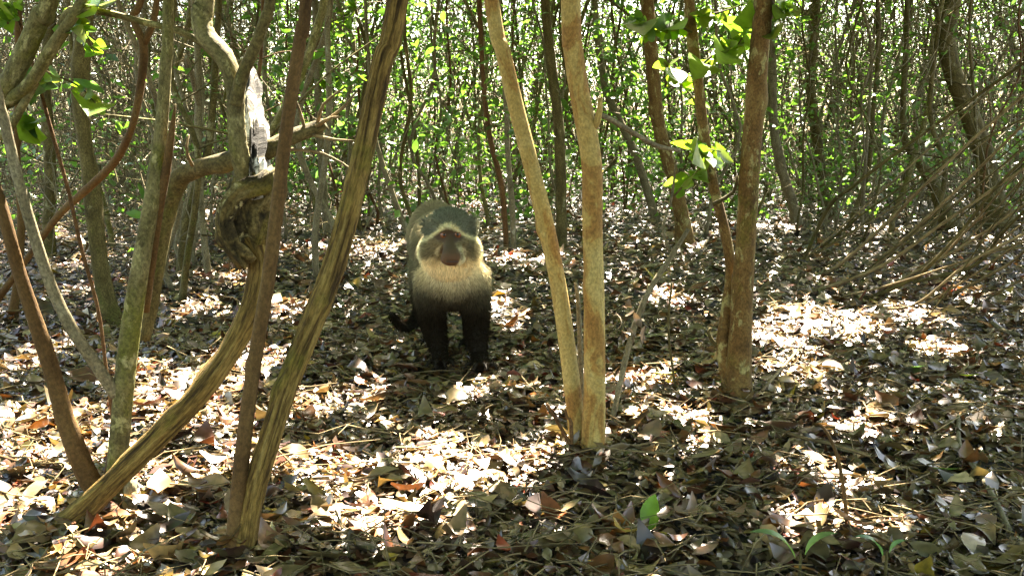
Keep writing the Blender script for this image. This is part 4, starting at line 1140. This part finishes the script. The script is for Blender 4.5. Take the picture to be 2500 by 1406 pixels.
    me = mesh_from('body', V - base, T, None, C)
    m, n, l = new_mat('monkey_skin')
    out = n.new('ShaderNodeOutputMaterial'); b = n.new('ShaderNodeBsdfPrincipled'); at = n.new('ShaderNodeAttribute'); at.attribute_name = 'Col'
    l.new(at.outputs['Color'], b.inputs['Base Color']); b.inputs['Roughness'].default_value = .75; b.inputs['Specular IOR Level'].default_value = .08
    l.new(b.outputs[0], out.inputs[0])
    me.materials.append(m)
    body = obj('body', me, t)
    # fur: thin tapering hairs that lie along the coat
    r_ = np.random.default_rng(5)
    A = np.linalg.norm(np.cross(V[T[:, 1]] - V[T[:, 0]], V[T[:, 2]] - V[T[:, 0]]), axis=1)
    NH = 88000
    ti = r_.choice(len(T), NH, p=A / A.sum())
    w = r_.dirichlet((1, 1, 1), NH)
    hp = (V[T[ti]] * w[:, :, None]).sum(1); hn = (Nn[T[ti]] * w[:, :, None]).sum(1); hn /= np.linalg.norm(hn, axis=1)[:, None] + 1e-9
    hc, hb, hbib, hhd = coat(hp, hn)
    keep = r_.random(NH) > hb * 1.02
    hp, hn, hc, hb, hhd = hp[keep], hn[keep], hc[keep], hb[keep], hhd[keep]
    n_ = len(hp)
    low = np.clip((.2 - hp[:, 2]) / .2, 0, 1)
    # the coat flows back and down; on the cheeks it sweeps outwards, on the cap back
    flow = np.tile(np.array([0, .55, -.75]), (n_, 1)) + r_.normal(size=(n_, 3)) * .25
    x = hp[:, 0] - HC[0]; z = hp[:, 2] - HC[2]
    ch = (hhd > 0) & (z < .03)
    flow[ch] = np.stack([np.sign(x[ch]) * .7, np.full(ch.sum(), .45), np.full(ch.sum(), -.45)], 1) + r_.normal(size=(ch.sum(), 3)) * .25
    cp = (hhd > 0) & (z >= .03)
    flow[cp] = np.stack([np.sign(x[cp]) * np.minimum(np.abs(x[cp]) * 8, .7), np.full(cp.sum(), .7), np.full(cp.sum(), .35)], 1) + r_.normal(size=(cp.sum(), 3)) * .2
    flow -= hn * (flow * hn).sum(1)[:, None]
    flow /= np.linalg.norm(flow, axis=1)[:, None] + 1e-9
    Lh = r_.uniform(.016, .030, n_) * (1 - .45 * low) * np.where(ch & (np.abs(x) > .055), .9, 1.0)
    front = (hhd > 0) & (np.abs(x) < .055) & (hp[:, 1] - HC[1] < -.0)
    Lh = np.where(front, Lh * .4, Lh); Lh = np.where((hp[:, 1] < HC[1] + .13) & (hhd == 0), Lh * .72, Lh)
    d1 = hn * .62 + flow * .78; d2 = hn * .25 + flow
    d1 /= np.linalg.norm(d1, axis=1)[:, None]; d2 /= np.linalg.norm(d2, axis=1)[:, None]
    side = np.cross(d1, hn); side /= np.linalg.norm(side, axis=1)[:, None] + 1e-9
    wd = r_.uniform(.0007, .0014, n_)[:, None]
    p0 = hp - hn * .002; p1 = hp + d1 * Lh[:, None] * .5; p2 = p1 + d2 * Lh[:, None] * .5
    Vh = np.stack([p0 - side * wd, p0 + side * wd, p1 + side * wd * .7, p1 - side * wd * .7, p2], 1)
    idx = (np.arange(n_) * 5)[:, None]
    Qh = idx + np.array([[0, 1, 2, 3]]); Th = idx + np.array([[3, 2, 4]])
    g = r_.uniform(.65, 1.45, (n_, 1)); hc = hc * g
    ch5 = np.repeat(hc, 5, axis=0).reshape(-1, 5, 3); ch5[:, 4] *= 1.25
    mf = leaf_mat('monkey_fur', .22, .7, .0, (1.2, 1.15, 1.0), 0.0)
    fm = mesh_from('fur', Vh.reshape(-1, 3) - base, [Qh, Th], mf, ch5.reshape(-1, 3))
    obj('fur', fm, t)['kind'] = 'stuff'
    # eyes, nostrils, mouth line
    def ball(name, px, py, Y, r, colr, rough, sx=1, sz=1):
        c = P(px, py, Y)
        b2 = bmesh.new(); bmesh.ops.create_uvsphere(b2, u_segments=18, v_segments=12, radius=1)
        for v in b2.verts: v.co = Vector((v.co.x * r * sx, v.co.y * r, v.co.z * r * sz))
        e = bpy.data.meshes.new(name); b2.to_mesh(e); b2.free()
        for f in e.polygons: f.use_smooth = True
        mm, n, l = new_mat(name); o = n.new('ShaderNodeOutputMaterial'); s = n.new('ShaderNodeBsdfPrincipled')
        s.inputs['Base Color'].default_value = (*colr, 1); s.inputs['Roughness'].default_value = rough
        l.new(s.outputs[0], o.inputs[0]); e.materials.append(mm)
        return obj(name, e, t, tuple(c - base))
    for ex, ey in ((1084, 573), (1117, 572)):
        e = ball('eye', ex, ey, 3.25, .0125, (.13, .045, .02), .05)
        pu = ball('pupil', ex + .5, ey + .5, 3.2372, .0042, (.01, .008, .008), .1)
        pu.parent = e; pu.location = Vector(P(ex + .5, ey + .5, 3.2395) - P(ex, ey, 3.25))
    for sx in (-1, 1):
        ball('nostril', 1104 + sx * 5, 612, 3.196, .0045, (.015, .01, .01), .5, .8, 1.3)
    ball('mouth', 1104, 639, 3.184, .004, (.03, .015, .015), .5, 5, .5)
    return t
monkey()
